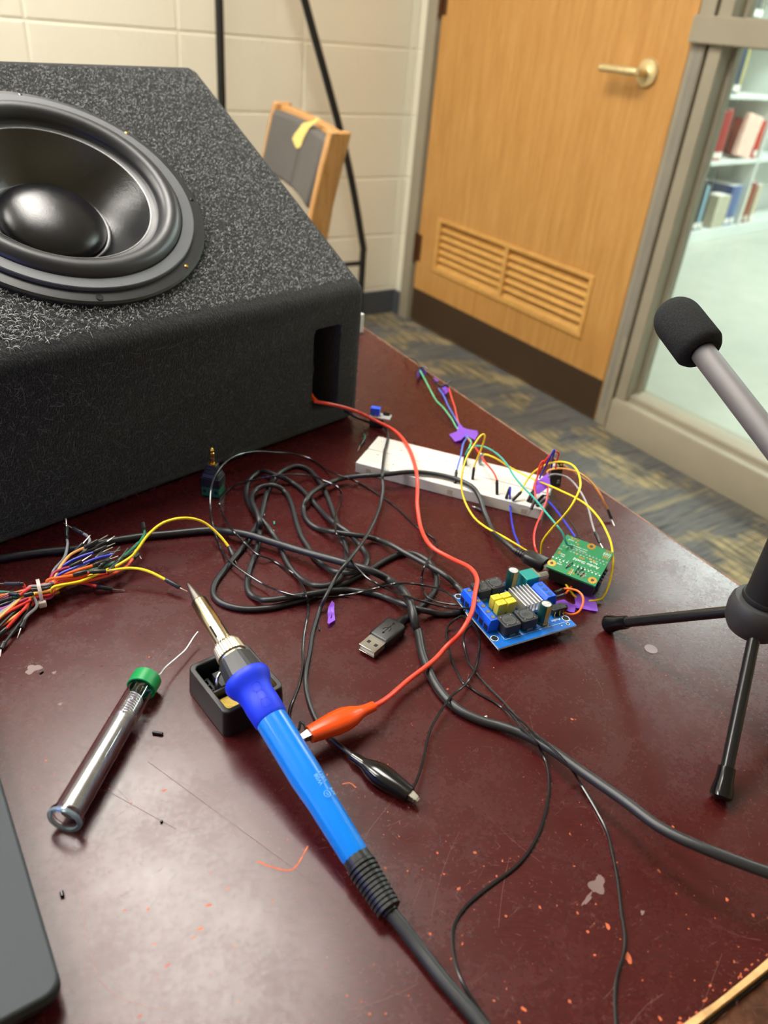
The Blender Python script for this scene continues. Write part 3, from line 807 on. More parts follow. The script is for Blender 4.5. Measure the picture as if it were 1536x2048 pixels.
# ------------------------------------------------------------------ chair tucked in behind the table
cR = D(700, 265, 1.5); cL = D(543, 203, 1.875); cz = .86
cR, cL = cR + Vector((-.833, -.55, 0))*.058, cL + Vector((-.833, -.55, 0))*.012
cdir = (cL - cR); cdir.z = 0; CWD = cdir.length; cdir.normalize()
cnorm = Vector((-cdir.y, cdir.x, 0));
if cnorm.dot(Vector((0, 0, 0)) - cR) < 0: cnorm = -cnorm      # towards the table
cR = Vector((cR.x, cR.y, 0))
FC = frame(cR, cdir, -cnorm)        # x across the chair, y backwards
if FC[2][2] < 0: FC = frame(cR, cdir, -cnorm) @ Matrix.Scale(-1, 4, (0, 0, 1))
def fc(x, y, z): return cR + cdir*x - cnorm*y + Zv*z
ch = thing('chair', 'oak framed library chair with torn grey vinyl backrest behind the subwoofer', 'chair', fc(CWD/2, -.2, 0))
def post(x, w=.026):
    prof = [(0, .07, .04), (.30, .015, .046), (.44, .0, .05), (.60, -.012, .046), (.72, .005, .044), (.80, .022, .044), (cz, .036, .044)]
    mb = MB(); rings = []
    for z, y, dp in prof:
        rings.append([fc(x-w/2, y-dp/2, z), fc(x+w/2, y-dp/2, z), fc(x+w/2, y+dp/2, z), fc(x-w/2, y+dp/2, z)])
    mb.ringstack(rings); return mb
for x in (.013, CWD-.013): obj('back_post', post(x), M['chairwood'], ch, bevel=.004)
def band(x0, x1, z0, z1, yo, th, bow=.0, n=8, zf=None):
    mb = MB(); rings = []
    for k in range(n+1):
        t = k/n; x = x0 + (x1-x0)*t; b = bow*math.sin(math.pi*t)
        ya = lambda z: .022 + (z-.80)*.24 + yo + b
        rings.append([fc(x, ya(z0), z0), fc(x, ya(z0)+th, z0), fc(x, ya(z1)+th, z1), fc(x, ya(z1), z1)])
    mb.ringstack(rings); return mb
obj('top_rail', band(.026, CWD-.026, cz-.05, cz-.004, -.006, .02, .012), M['chairwood'], ch, bevel=.003)
bk = obj('backrest', band(.028, CWD-.028, cz-.150, cz-.014, -.026, .022, .020, 10), M['upholstery'], ch, bevel=.012, seg=3)
mb = MB()
tear = []
for px, py in ((641, 238), (631, 236), (617, 243), (603, 246), (598, 258), (593, 268), (591, 278), (596, 288), (601, 297), (606, 296), (609, 291), (610, 280), (613, 268), (618, 256), (625, 249), (634, 243)):
    q_ = PLN(px, py, cR - cnorm*.022 + Zv*cz, cnorm); tear.append(((q_-cR).dot(cdir), q_.z - cz))
# the tear shows the foam: a thin raised patch on the front of the backrest
def bkp(x, z, o): return fc(x, .022 + (z-.80)*.24 - .026 + .020*math.sin(math.pi*(x-.028)/(CWD-.056)) - o, z)
vs = [bkp(x+.0, cz+z, .0016) for x, z in tear]; mb.add(vs, [tuple(range(len(vs)))]); obj('torn_foam', mb, M['foam_yellow'], bk, smooth=False)
mb = MB(); mb.strip([bkp(tear[9][0], cz+tear[9][1], .0016), bkp(tear[9][0]+.001, cz+tear[9][1]-.03, .0016), bkp(tear[9][0]+.001, cz-.145, .0016)], .003, -cnorm*-1); obj('split_seam', mb, M['hollow'], bk, smooth=False, recalc=False)
mb = MB(); mb.prism([(x, y) for x, y in rrect(CWD-.05, .42, .03)], 0, .05, frame(fc(CWD/2, -.20, .42), cdir, cnorm)); obj('seat', mb, M['upholstery'], ch, bevel=.012, seg=3)
for x in (.03, CWD-.03):
    mb = MB(); mb.tube([fc(x, -.38, .0), fc(x, -.37, .43)], [.016, .02], 12); obj('front_leg', mb, M['chairwood'], ch)
    mb = MB(); mb.strip([fc(x, -.37, .39), fc(x, .0, .39)], .022, Zv, .05); obj('side_rail', mb, M['chairwood'], ch, bevel=.003)

# ------------------------------------------------------------------ black tubular stand by the wall
wpt = C0 + dd*.16
def wp(px, py): return PLN(px, py, wpt, dd)
a1, a2 = wp(438, 0), wp(424, 165)
b0, b1, b2, b3 = wp(608, -4), wp(660, 190), wp(690, 300), wp(724, 480)
top = b0 + (b0-b1)*1.6
st = thing('stand', 'black steel tube stand leaning beside the block wall', 'stand', Vector((b3.x, b3.y, 0)))
mb = MB(); av = Vector((a1.x, a1.y, 0)); mb.tube([av, av + Zv*(top.z+.05)], .0125, 14); obj('vertical_pole', mb, M['stand'], st)
mb = MB(); foot = Vector((b3.x, b3.y, 0)) - dl*0
mid = b3 + (b3-b2).normalized()*.03
mb.tube(spline([tuple(top), tuple(b0), tuple(b2), tuple(b3), tuple(mid - Zv*.03), tuple(Vector((mid.x, mid.y, .05))), tuple(Vector((mid.x, mid.y, .0)))], 6), .0125, 14); obj('slanted_leg', mb, M['stand'], st)
mb = MB(); cbz = wp(722, 526).z; mb.tube([Vector((mid.x, mid.y, cbz)), Vector((av.x, av.y, cbz))], .009, 12); obj('cross_bar', mb, M['stand'], st)
mb = MB(); mb.tube([av - dd*.09, av + dd*.25], .012, 12); mb.v = [v + Zv*.012 for v in mb.v]; obj('foot_bar', mb, M['stand'], st)

# ------------------------------------------------------------------ laptop at the lower left
lb = W(126, 1976, .016); la = W(0, 1555, .016)
lx = (la - lb); lx.z = 0; lx.normalize(); ly = Vector((-lx.y, lx.x, 0))     # lx: away along the right edge, ly: to the left
if ly.dot(Vector((-1, 0, 0))) < 0: ly = -ly
lo = Vector((lb.x, lb.y, TZ))
lap = thing('laptop', 'slate grey laptop corner at the lower left edge of the picture', 'laptop', lo + lx*.15 + ly*.11)
def lp(x, y, z): return lo + lx*x + ly*y + Zv*z
mb = MB(); r = .007
outl = [(x + .1425, y + .1025) for x, y in rrect(.285, .205, r, 5)]
Fl = frame(lo, lx, ly); zs = 1 if Fl[2][2] > 0 else -1
ins = [(.1425 + (x-.1425)*.975, .1025 + (y-.1025)*.965) for x, y in outl]
mb.prism(ins, zs*.002, zs*.0095, Fl, outl); obj('lower_shell', mb, M['laptop_edge'], lap)
mb = MB(); mb.prism(outl, zs*.0097, zs*.016, Fl); obj('palm_deck', mb, M['laptop'], lap, bevel=.0012)
for x in (.03, .255):
    for y in (.03, .175):
        mb = MB(); mb.lathe([(0, .006), (.0022, .006)], lp(x, y, 0), Zv, 12, True, True); obj('rubber_foot', mb, M['blackmatte'], lap)
mb = MB(); mb.prism([(x + .1425, y + .135) for x, y in rrect(.25, .085, .004, 2)], zs*.0155, zs*.0163, Fl); obj('keyboard_well', mb, M['blackmatte'], lap)
FLD = frame(lp(.1425, .207, .017), lx, (Zv*math.cos(.3) + ly*math.sin(.3)))
mb = MB(); mb.prism([(x, y+.0985) for x, y in rrect(.285, .195, .006, 4)], -.003, .003, FLD); lid = obj('screen_lid', mb, M['laptop_edge'], lap)
side = 1 if (FLD.to_3x3() @ Vector((0, 0, 1))).dot(-ly) > 0 else -1
mb = MB(); mb.prism([(x, y+.10) for x, y in rrect(.27, .165, .003, 2)], side*.0031, side*.0036, FLD); obj('added_display', mb, M['added_screen'], lid)  # added lit panel, never in view, casting a blue tint

# ------------------------------------------------------------------ soldering stand, iron, solder tube
sa, sb, sc, sd = W(383, 1328, .018), W(497, 1281, .018), W(562, 1374, .018), W(441, 1436, .018)
sx = ((sb-sa)+(sc-sd)); sx.z = 0; sx.normalize(); sy = Vector((-sx.y, sx.x, 0))
scn = (sa+sb+sc+sd)/4
SW, SL = ((sb-sa).length+(sc-sd).length)/2, abs((sa-sd).dot(sy))*.5 + abs((sb-sc).dot(sy))*.5
print('solder stand', SW, SL)
HS = .018
FSt = frame(Vector((scn.x, scn.y, TZ)), sx, sy)
ss = thing('soldering_stand', 'small black plastic soldering iron holder tray with yellow sponge', 'holder', Vector((scn.x, scn.y, TZ)))
mb = MB()
out = rrect(SW, SL, .004, 4); inn = rrect(SW-.006, SL-.006, .002, 4); big = [(x*1.04, y*1.04) for x, y in out]
n = len(out)
rings = [[(x, y, 0) for x, y in big], [(x, y, HS) for x, y in out], [(x, y, HS) for x, y in inn], [(x*.98, y*.98, .003) for x, y in inn]]
mb.ringstack(rings, FSt, True, True)
tray = obj('tray', mb, M['black'], ss, bevel=.0006)
mb = MB(); yd = -SL*.07
mb.box((0, yd, .010), (SW-.006, .0016, .014), FSt); mb.box((.002, SL*.2, .0075), (SW*.5, .012, .009), FSt); mb.box((-SW*.28, SL*.17, .006), (.0016, SL*.35, .008), FSt)
for k in range(3): mb.box((-SW*.36, SL*(.12+.1*k), .006), (.008, .0014, .008), FSt)
obj('divider', mb, M['darkgrey'], ss, bevel=.0004)
mb = MB(); mb.prism([(x-.0, y-SL*.29) for x, y in rrect(SW-.008, SL*.34, .001, 2)], .003, .0125, FSt); obj('sponge', mb, M['sponge'], ss, bevel=.0008)
mb = MB(); q = [FSt @ Vector(p) for p in ((-SW*.30, SL*.02, .006), (-SW*.30, SL*.04, .014), (-SW*.22, SL*.10, .0195), (-SW*.08, SL*.13, .0205), (SW*.1, SL*.12, .0205), (SW*.27, SL*.08, .0185), (SW*.32, SL*.02, .006))]
mb.tube(spline([tuple(p) for p in q], 5), .0009, 8); obj('wire_rest', mb, M['steel'], ss)

iA, iB = W(713, 1716, .0105), W(496, 1363, .0345)
ix = (iB - iA).normalized()
# positions measured along the axis from the flange towards the tip (+) and the cord (-)
def iaxis(s): return iB + ix*s
IL = (iA-iB).length
ir = thing('soldering_iron', 'blue soldering iron lying across the black holder tray', 'soldering iron', W(640, 1600))
upi = (Zv - ix*Zv.dot(ix)).normalized(); rti = ix.cross(upi)
mb = MB(); mb.lathe([(-IL, .0052), (-IL, .0062), (-IL+.002, .0066), (-IL+.03, .0072), (-.060, .0082), (-.024, .0083)], iB, ix, 40, True, True, ref=upi); obj('handle', mb, M['iron_blue'], ir)
mb = MB(); mb.lathe([(-.0255, .0084), (-.0245, .0090), (-.016, .0093), (-.0120, .0091), (-.0080, .0094), (-.0055, .0102), (-.0035, .0114), (-.0015, .0122), (.0010, .0125), (.0024, .0119), (.0030, .0102)], iB, ix, 44, True, True, ref=upi)
grip = obj('grip_sleeve', mb, M['iron_grip'], ir)
mb = MB()
for k in range(3):
    s0 = -.0095 - .0050*k; pl = []
    for x, y in rrect(.0044, .0048, .0012, 3):
        a = y/.0093 - .12; rr = float(np.interp(s0 + x, [-.0245, -.016, -.012, -.008, -.0055, -.0035], [.0090, .0093, .0091, .0094, .0102, .0114])) + .00005; pl.append(iaxis(s0 + x) + (upi*math.cos(a) + rti*math.sin(a))*rr)
    mb.tube(pl + [pl[0]], .00009, 5)
obj('grip_outline', mb, mat('grip_groove', lin(8, 36, 170), .5), grip)
mb = MB(); mb.lathe([(.002, .0098), (.003, .0102), (.011, .0092), (.0150, .0088), (.0158, .0078)], iB, ix, 30, True, True, ref=upi, rmul=lambda k, n, s: 1 + (.06 if (k % 5) < 2 else 0)); obj('collar', mb, M['darkgrey'], ir, angle=20)
mb = MB(); mb.lathe([(.0150, .0070), (.0172, .0072), (.0172, .0066), (.0182, .0066)], iB, ix, 32, True, True); obj('threaded_neck', mb, M['nut'], ir)
mb = MB(); mb.lathe([(.0176, .0074), (.0180, .0083), (.0245, .0078), (.0262, .0070), (.0264, .0044)], iB, ix, 64, True, True, rmul=lambda k, n, s: 1.0 if k % 2 else .962); obj('knurled_nut', mb, M['nut'], ir, angle=10)
ITIP = min(np.arange(.04, .14, .0004), key=lambda s: abs(proj(iaxis(s))[1] - 1167))
print('tip at', ITIP, 'IL', IL)
mb = MB(); mb.lathe([(.0255, .0049), (ITIP-.0150, .0047), (ITIP-.0142, .0043), (ITIP-.0142, .0034)], iB, ix, 32, True, True); brl = obj('barrel', mb, M['barrel'], ir)
mb = MB()
for a in (-.75, .75):
    c = [iaxis(.030 + .008*k/4) + (upi*math.cos(a) + rti*math.sin(a))*.00485 for k in range(5)]
    mb.strip(c, .0011, (upi*math.cos(a) + rti*math.sin(a)), .0004)
obj('vent_slot', mb, M['hollow'], brl)
mb = MB(); mb.lathe([(ITIP-.0148, .0034), (ITIP-.006, .0019), (ITIP-.0052, .0017), (ITIP-.0010, .0010), (ITIP, .0004)], iB, ix, 24, True, True); obj('tip', mb, M['tip'], ir)
# printed lettering wrapped on the handle
mb = MB()
def onhandle(s, size, s0, ang):
    vs, fs = glyphs(s, size); pts = []
    for x, y in vs:
        ss_ = s0 - x; rr = .0083 - max(0, (-.060-ss_))*.0211 + .00008; a = ang - y/.008
        pts.append(iaxis(ss_) + (upi*math.cos(a) + rti*math.sin(a))*rr)
    mb.add(pts, fs)
TXA = .27
onhandle('80W', .0030, -.0635, TXA); onhandle('110V', .0030, -.0625, TXA + .40)
onhandle('P', .0034, -.0722, TXA + .50); onhandle('S', .0030, -.0738, TXA + .48); onhandle('E', .0026, -.0752, TXA + .46)
ring = []
for k in range(25):
    a = 2*math.pi*k/24; s1 = -.0745 + .0016*math.cos(a); an = TXA - .0 + .0016*math.sin(a)/.008 - .12
    ring.append(iaxis(s1) + (upi*math.cos(an) + rti*math.sin(an))*(.0083 - max(0, (-.060-s1))*.0211 + .00004))
mb.tube(ring, .00014, 5); onhandle('N', .0020, -.0738, TXA - .05)
obj('lettering', mb, M['print'], ir, smooth=False)
# strain relief and cord
rel_end = W(782, 1826, .0070)
rpts = spline([tuple(iA - ix*-.001), tuple(iA.lerp(rel_end, .5) + Zv*-.0002), tuple(rel_end)], 40)
rpts = [Vector(p) for p in rpts]; nr = len(rpts)
mb = MB(); mb.tube(rpts, [(.0064 if i < 12 else .0046 - .0010*i/nr) for i in range(nr)], 16)
k0 = 14
mb2 = MB()
step = (nr-k0)/11
for k in range(11):
    i = int(k0 + k*step); c = rpts[min(i, nr-2)]; t = (rpts[min(i+1, nr-1)] - rpts[i-1]).normalized()
    rr = .0070 - .0013*k/11
    mb2.lathe([(-.0009, rr-.0012), (-.0007, rr), (.0007, rr), (.0009, rr-.0012)], c, t, 24, True, True)
rl = obj('strain_relief', mb, M['black'], ir); obj('relief_ribs', mb2, M['black'], rl)
CORDS = [(782, 1826, .0062), (800, 1848, .0055), (840, 1900, .004), (890, 1964, .0035), (950, 2034, .0032), (1000, 2094, .003), (1060, 2150, .003), (1130, 2212, .003), (1210, 2290, .003), (1300, 2390, .003)]
cpts = [W(x, y, z) for x, y, z in spline(CORDS, 8)]
mb = MB(); mb.tube(cpts, .0031, 12); obj('cord', mb, M['cable'], ir)

# solder tube
tcp, ten = W(291, 1362, .0086), W(131, 1636, .0086)
tx = (ten - tcp).normalized(); TL = (ten-tcp).length
tb = thing('solder_tube', 'clear plastic solder wire tube with green cap', 'solder tube', (tcp+ten)/2 - Zv*.0086)
mb = MB(); mb.lathe([(.001, .0069), (TL-.0015, .0072), (TL-.0015, .0084), (TL, .0084), (TL, .0064), (TL-.002, .0064), (.001, .0062)], tcp, tx, 48); mb.f.append(None) if False else None
n_ = 48; last = 6*n_
mb.f += [(last+i, last+(i+1) % n_, (i+1) % n_, i) for i in range(n_)]; mb.m += [0]*n_
obj('clear_tube', mb, M['clear'], tb, angle=50)
mb = MB(); mb.lathe([(TL+.0002, .0062), (TL+.0002, .0084), (TL+.0012, .0084), (TL+.0016, .0080), (TL+.0016, .0064), (TL+.0012, .0060), (TL+.0002, .0062)], tcp, tx, 48); obj('tube_rim', mb, M['tubeend'], tb)
mb = MB(); mb.lathe([(-.0030, 0), (-.0030, .0076), (-.0024, .0082), (.0062, .0082), (.0064, .0080), (.0064, .0072), (-.0012, .0070), (-.0012, 0)], tcp, tx, 48); obj('cap', mb, M['cap_green'], tb)
u1 = Vector((-tx.y, tx.x, 0)).normalized(); u2 = tx.cross(u1)
if u2.z < 0: u2 = -u2
coil = []
turns = 66; c0, c1 = .026, TL-.004
for k in range(turns*14+1):
    s = c0 + (c1-c0)*k/(turns*14); a = 2*math.pi*k/14
    coil.append(tcp + tx*s + (u1*math.cos(a)+u2*math.sin(a))*.0049 - Zv*.0011)
for k in range(1, 3*14):
    a = 2*math.pi*k/14; coil.append(tcp + tx*(c1 + .0004) + (u1*math.cos(a)+u2*math.sin(a))*(.0049 - .0036*k/42) - Zv*.0011)
for k in range(1, 44):                # loosened turns and the lead out
    t = k/44; s = c0 - t*.028; a = -2*math.pi*k/20
    rr = .0049*(1-t*.75)
    coil.insert(0, tcp + tx*s + (u1*math.cos(a)+u2*math.sin(a))*rr - Zv*.0011*(1-t))
mb = MB(); mb.tube(coil, .00052, 6); so = obj('solder_coil', mb, M['solder'], tb)
mb = MB()
tail = spline([tuple(coil[0]), tuple(W(306, 1352, .010)), tuple(W(318, 1350, .0105)), tuple(W(330, 1335, .009)), tuple(W(352, 1316, .007)), tuple(W(372, 1298, .006)), tuple(W(386, 1277, .007)), tuple(W(396, 1264, .008))], 6)
mb.tube(tail, .00055, 8); obj('solder_end', mb, M['solder'], so)
mb = MB()
for k in range(9):
    s = .011 + .0016*k; pts = [tcp + tx*(s + .004*j/6) + (u1*math.cos(2.6-2.6*j/6) + u2*math.sin(2.6-2.6*j/6))*.0045 - Zv*.0012 for j in range(7)]
    mb.tube(pts, .0005, 6)
obj('loose_turns', mb, M['solder'], so)

# ------------------------------------------------------------------ breadboard
bO = W(710, 944); bu = (W(1082, 1040) - bO).normalized(); bw_ = Vector((-bu.y, bu.x, 0))
BL_, BWD, BHT = .1632, .0560, .0095
FBB = frame(bO, bu, bw_)
bb = thing('breadboard', 'white solderless breadboard with jumper wires near the table edge', 'breadboard', bO + bu*BL_/2 + bw_*BWD/2)
mb = MB()
xs = lambda a, b, z0, z1: mb.box(((a+b)/2, 0, 0), (1, 1, 1))
GR_ = .0016
mb = MB(); mb.prism([(0, 0), (0, BHT), (BWD/2-.0016, BHT), (BWD/2-.0014, BHT-.0009), (BWD/2+.0014, BHT-.0009), (BWD/2+.0016, BHT), (BWD, BHT), (BWD, 0)], 0, BL_, frame(bO, bw_, Zv))
if frame(bO, bw_, Zv).col[2].xyz.dot(bu) < 0: mb.v = [v + bu*BL_ for v in mb.v]
obj('body', mb, M['breadboard'], bb, bevel=.0004)
mb = MB()
for x in (.012, .085, .148): mb.box((x, -.0001, .0042), (.0045, .0004, .0042), FBB)
obj('side_notch', mb, mat('breadboard_notch', lin(182, 176, 160), .6), bb)
mb = MB(); mb.mi = 0
def line(y, mi): mb.mi = mi; mb.box((BL_/2, y, BHT+.00004), (BL_*.93, .0005, .00006), FBB)
line(.0013, 1); line(.0093, 0); line(BWD-.0013, 0); line(BWD-.0093, 1)
obj('rail_stripe', mb, [M['line_red'], M['line_blue']], bb, smooth=False)
mb = MB()
def hole(x, y): mb.box((x, y, BHT+.00003), (.0009, .0009, .00005), FBB)
for i in range(63):
    x = .0030 + i*.00254
    for j in range(5): hole(x, .0135 + j*.00254); hole(x, BWD-.0135 - j*.00254)
for i in range(59):
    if i % 6 == 5: continue
    for y in (.0036, .0066, BWD-.0036, BWD-.0066): hole(.008 + i*.00254, y)
obj('socket_holes', mb, M['pinhole'], bb, smooth=False, kind='stuff')
mb = MB()
for i, (x, y) in enumerate(((.030, .012), (.048, .014), (.028, .040), (.012, .022), (.070, .040), (.10, .013))): mb.box((x, y, BHT+.0001), (.0022, .0010, .0002), FBB)
obj('smudge', mb, mat('grey_smudge', lin(150, 150, 148), .7), bb, smooth=False)

# ------------------------------------------------------------------ amplifier board
AZ = .0075                                   # underside height, carried by its solder pins
aO = W(997, 1297, AZ+.0016); au = (W(1153, 1250, AZ+.0016) - aO).normalized(); av_ = Vector((-au.y, au.x, 0))
FAm = frame(aO, au, av_)                     # origin: near corner, top face
AW, AL = .0613, .0556
amp = thing('amplifier_board', 'blue amplifier circuit board with terminals, coils and heatsink', 'circuit board', aO + au*AW/2 + av_*AL/2 - Zv*(AZ+.0016))
mb = MB(); mb.box((AW/2, AL/2, -.0008), (AW, AL, .0014), FAm); pcb = obj('circuit_board', mb, M['pcb_blue'], amp)
mb = MB(); mb.box((AW/2, AL/2, -.0008), (AW+.0002, AL+.0002, .0010), FAm); obj('board_edge', mb, M['pcb_edge'], pcb)
mb = MB()
for hx, hy in ((.0028, .0530), (.0028, .0088), (.0586, .0080), (.0586, .0530)):
    mb.prism(circle(.0021, 20, hx, hy), .00003, .00012, FAm)
for hx, hy in ((.0565, .0029),): mb.prism(circle(.0009, 14, hx, hy), .00003, .00012, FAm)
obj('mounting_hole', mb, M['hollow'], pcb, smooth=False)
mb = MB()
def ringm(mb, cx, cy, r0, r1, F, z=.0001, n=24):
    a, b = circle(r0, n, cx, cy), circle(r1, n, cx, cy)
    mb.add([(x, y, z) for x, y in a] + [(x, y, z) for x, y in b], [(i, (i+1) % n, n+(i+1) % n, n+i) for i in range(n)], F)
for hx, hy in ((.0028, .0530), (.0028, .0088), (.0586, .0080), (.0586, .0530)): ringm(mb, hx, hy, .0022, .0026, FAm)
ringm(mb, .0408, .0104, .0044, .0047, FAm); ringm(mb, .0410, .0480, .0044, .0047, FAm); ringm(mb, .0565, .0029, .0009, .0012, FAm)
def sl(x0, y0, x1, y1, w=.00022):
    a, b = Vector((x0, y0, .00012)), Vector((x1, y1, .00012)); t = (b-a).normalized(); s = Vector((-t.y, t.x, 0))*w/2
    mb.add([a-s, b-s, b+s, a+s], [(0, 1, 2, 3)], FAm)
sl(.0085, .0052, .0606, .0052); sl(.0082, .0055, .0085, .0205); sl(.0215, .0052, .0215, .008); sl(.0330, .0065, .0358, .0065); sl(.0225, .0052, .0208, .0085)
for x in (.012, .016, .020): sl(x, .0295, x+.002, .0295)
mb.prism(circle(.0005, 10, .0515, .0030), .0001, .0002, FAm)
mb.text('Audio', .0030, FAm @ Matrix.Translation((.0512, .0098, .00014)) @ Matrix.Rotation(math.pi, 4, 'Z'))
obj('silkscreen', mb, M['silk'], pcb, smooth=False)
mb = MB()
rr_ = random.Random(3)
for k in range(34):
    x, y = rr_.uniform(.012, .055), rr_.uniform(.020, .052); mb.box((x, y, .0003), (rr_.choice((.0008, .0016)), rr_.choice((.0008, .0012)), .0007), FAm)
obj('small_components', mb, [M['darkgrey']], pcb, bevel=.0001, kind='stuff')
mb = MB()
for k in range(12): mb.box((.0035, .0205 + k*.0022, -.003), (.001, .001, .003), FAm)
for x, y in ((.006, .006), (.055, .006), (.055, .05), (.006, .05), (.041, .0135), (.041, .0505), (.058, .03)): mb.tube([FAm @ Vector((x, y, -.0014)), FAm @ Vector((x, y, -.0016-AZ))], .0006, 8)
obj('solder_pins', mb, M['tin'], pcb)
def chamfer_block(mb, F, x0, x1, y0, y1, h, cut, side):
    # terminal block outline in cross-section with one sloping shoulder
    pass
# six-way screw terminal along the left edge
tbk = MB(); TY0, TY1, TX0, TX1, TH = .0146, .0488, .0012, .0092, .0098
tbk.prism([(TX0, .0002), (TX0, .0062), (TX0+.0012, TH), (TX1-.0022, TH), (TX1, TH-.0026), (TX1, .0002)], 0, TY1-TY0, frame(FAm @ Vector((0, TY0, 0)), au, Zv))
if (frame(FAm @ Vector((0, TY0, 0)), au, Zv).col[2].xyz).dot(av_) < 0: tbk.v = [v + av_*(TY1-TY0) for v in tbk.v]
tblk = obj('screw_terminal', tbk, M['terminal'], amp, bevel=.0003)
mb = MB(); mo = MB(); ms = MB()
pit = (TY1-TY0)/6
for k in range(6):
    y = TY0 + pit*(k+.5)
    mb.prism(circle(.0017, 16, TX0+.0042, y), TH-.0001, TH+.00008, FAm)
    ms.prism(circle(.0014, 14, TX0+.0042, y), TH, TH+.00016, FAm)
    mo.box((TX0-.0001, y, .0032), (.0006, .0036, .0042), FAm)
obj('screw_well', mb, mat('deep_blue', lin(10, 40, 130), .4), tblk, smooth=False); obj('terminal_screw', ms, M['steel'], tblk, smooth=False); obj('wire_entry', mo, mat('dark_blue_opening', lin(8, 22, 70), .5), tblk, smooth=False)
# three-way terminal at the right
t3 = MB(); T3 = (.0500, .0600, .0212, .0372, .0095)
t3.prism([(T3[0], .0002), (T3[0], T3[4]-.0026), (T3[0]+.0022, T3[4]), (T3[1]-.0016, T3[4]), (T3[1], .006), (T3[1], .0002)], 0, T3[3]-T3[2], frame(FAm @ Vector((0, T3[2], 0)), au, Zv))
if (frame(FAm @ Vector((0, T3[2], 0)), au, Zv).col[2].xyz).dot(av_) < 0: t3.v = [v + av_*(T3[3]-T3[2]) for v in t3.v]
t3o = obj('screw_terminal', t3, M['terminal'], amp, bevel=.0003)
mb = MB(); ms = MB()
for k in range(3):
    y = T3[2] + (T3[3]-T3[2])*(k+.5)/3; mb.prism(circle(.0017, 16, .0552, y), T3[4]-.0001, T3[4]+.00008, FAm); ms.prism(circle(.0013, 14, .0552, y), T3[4], T3[4]+.00014, FAm)
obj('screw_well', mb, mat('deep_blue', lin(10, 40, 130), .4), t3o, smooth=False); obj('terminal_screw', ms, mat('blued_screw', lin(70, 96, 150), .4, .5), t3o, smooth=False)
# coils
IND = []
for i, (cx, cy) in enumerate(((.0150, .0130), (.0290, .0136), (.0168, .0488), (.0283, .0488))):
    F = FAm @ Matrix.Translation((cx, cy, 0)); h = .0080; w = .0122 if i < 2 else .0112
    mb = MB(); mb.prism(rrect(w, w, .0018, 4), .0004, h, F); io = obj('inductor', mb, M['ferrite'], amp, bevel=.0004)
    mb = MB(); mb.prism(circle(w*.38, 32), h-.0001, h+.0002, F); obj('coil_core', mb, M['ferrite_top'], io)
    mb = MB(); ringm(mb, 0, 0, w*.385, w*.425, F, h+.00008, 32); obj('core_gap', mb, M['hollow'], io, smooth=False)
    mb = MB()
    for a in (0, 90, 180, 270):
        t_ = math.radians(a + 45); mb.box((w*.44*math.cos(t_), w*.44*math.sin(t_), h+.0001), (.0007, .0007, .0003), F)
    mb.box((0, -w/2-.0001, .0008), (.0042, .0006, .0014), F); mb.box((0, w/2+.0001, .0008), (.0042, .0006, .0014), F)
    obj('solder_tab', mb, M['tin'], io)
    mb = MB(); mb.text('100', .0042, F @ Matrix.Translation((0, -.0, h+.00030)) @ Matrix.Rotation(math.pi if i != 9 else 0, 4, 'Z'), dy=-.0015); obj('marking', mb, M['blackmatte'], io, smooth=False)
# yellow film capacitors
for cx, cy in ((.0194, .0345), (.0266, .0341), (.0191, .0285), (.0265, .0280)):
    F = FAm @ Matrix.Translation((cx, cy, 0)); mb = MB(); mb.box((0, 0, .0048), (.0066, .0050, .0092), F); yo = obj('film_capacitor', mb, M['yellow_cap'], amp, bevel=.0005)
    mb = MB(); mb.text('474', .0016, F @ Matrix.Translation((0, .0004, .00945)) @ Matrix.Rotation(math.pi, 4, 'Z'), dy=-.0006); mb.text('J63', .0013, F @ Matrix.Translation((0, -.0012, .00945)) @ Matrix.Rotation(math.pi, 4, 'Z'), dy=-.0006); obj('marking', mb, mat('olive_print', lin(96, 88, 30), .6), yo, smooth=False)
# electrolytic capacitors
for cx, cy in ((.0408, .0104), (.0410, .0480)):
    c = FAm @ Vector((cx, cy, 0)); mb = MB()
    mb.lathe([(.0003, .0037), (.0003, .0040), (.0012, .0041), (.0020, .0038), (.0026, .0041), (.0152, .0041), (.0160, .0037), (.0160, .0032)], c, Zv, 32, True, False, ref=au)
    co = obj('electrolytic_capacitor', mb, M['cap_sleeve'], amp)
    mb = MB(); mb.lathe([(.0157, .0033), (.0158, 0)], c, Zv, 28); obj('vented_top', mb, M['cap_top'], co)
    mb = MB(); Fc = frame(c, au, av_); mb.box((0, 0, .0159), (.0056, .0003, .0002), Fc); mb.box((0, 0, .0159), (.0003, .0056, .0002), Fc); obj('vent_score', mb, mat('score_grey', lin(240, 236, 234), .5), co)
    mb = MB(); a0_, a1_ = math.radians(-118), math.radians(-64); rings = []
    for z, r in ((.0012, .00422), (.0020, .0039), (.0027, .00418), (.0152, .00418), (.0159, .0038)):
        rings.append([c + Zv*z + (au*math.cos(a0_ + (a1_-a0_)*k/6) + av_*math.sin(a0_ + (a1_-a0_)*k/6))*r for k in range(7)])
    vs = [p for r in rings for p in r]; mb.add(vs, [(k*7+i, k*7+i+1, (k+1)*7+i+1, (k+1)*7+i) for k in range(4) for i in range(6)])
    obj('polarity_stripe', mb, M['cap_stripe'], co, recalc=False)
# heatsink
mb = MB(); F = FAm @ Matrix.Translation((.0395, .0290, 0)); mb.box((0, 0, .0022), (.0148, .0195, .0024), F)
for k in range(6): mb.box((-.0069 + k*.00276, 0, .0062), (.0009, .0195, .0068), F)
obj('heatsink', mb, M['alu'], amp, bevel=.0001)
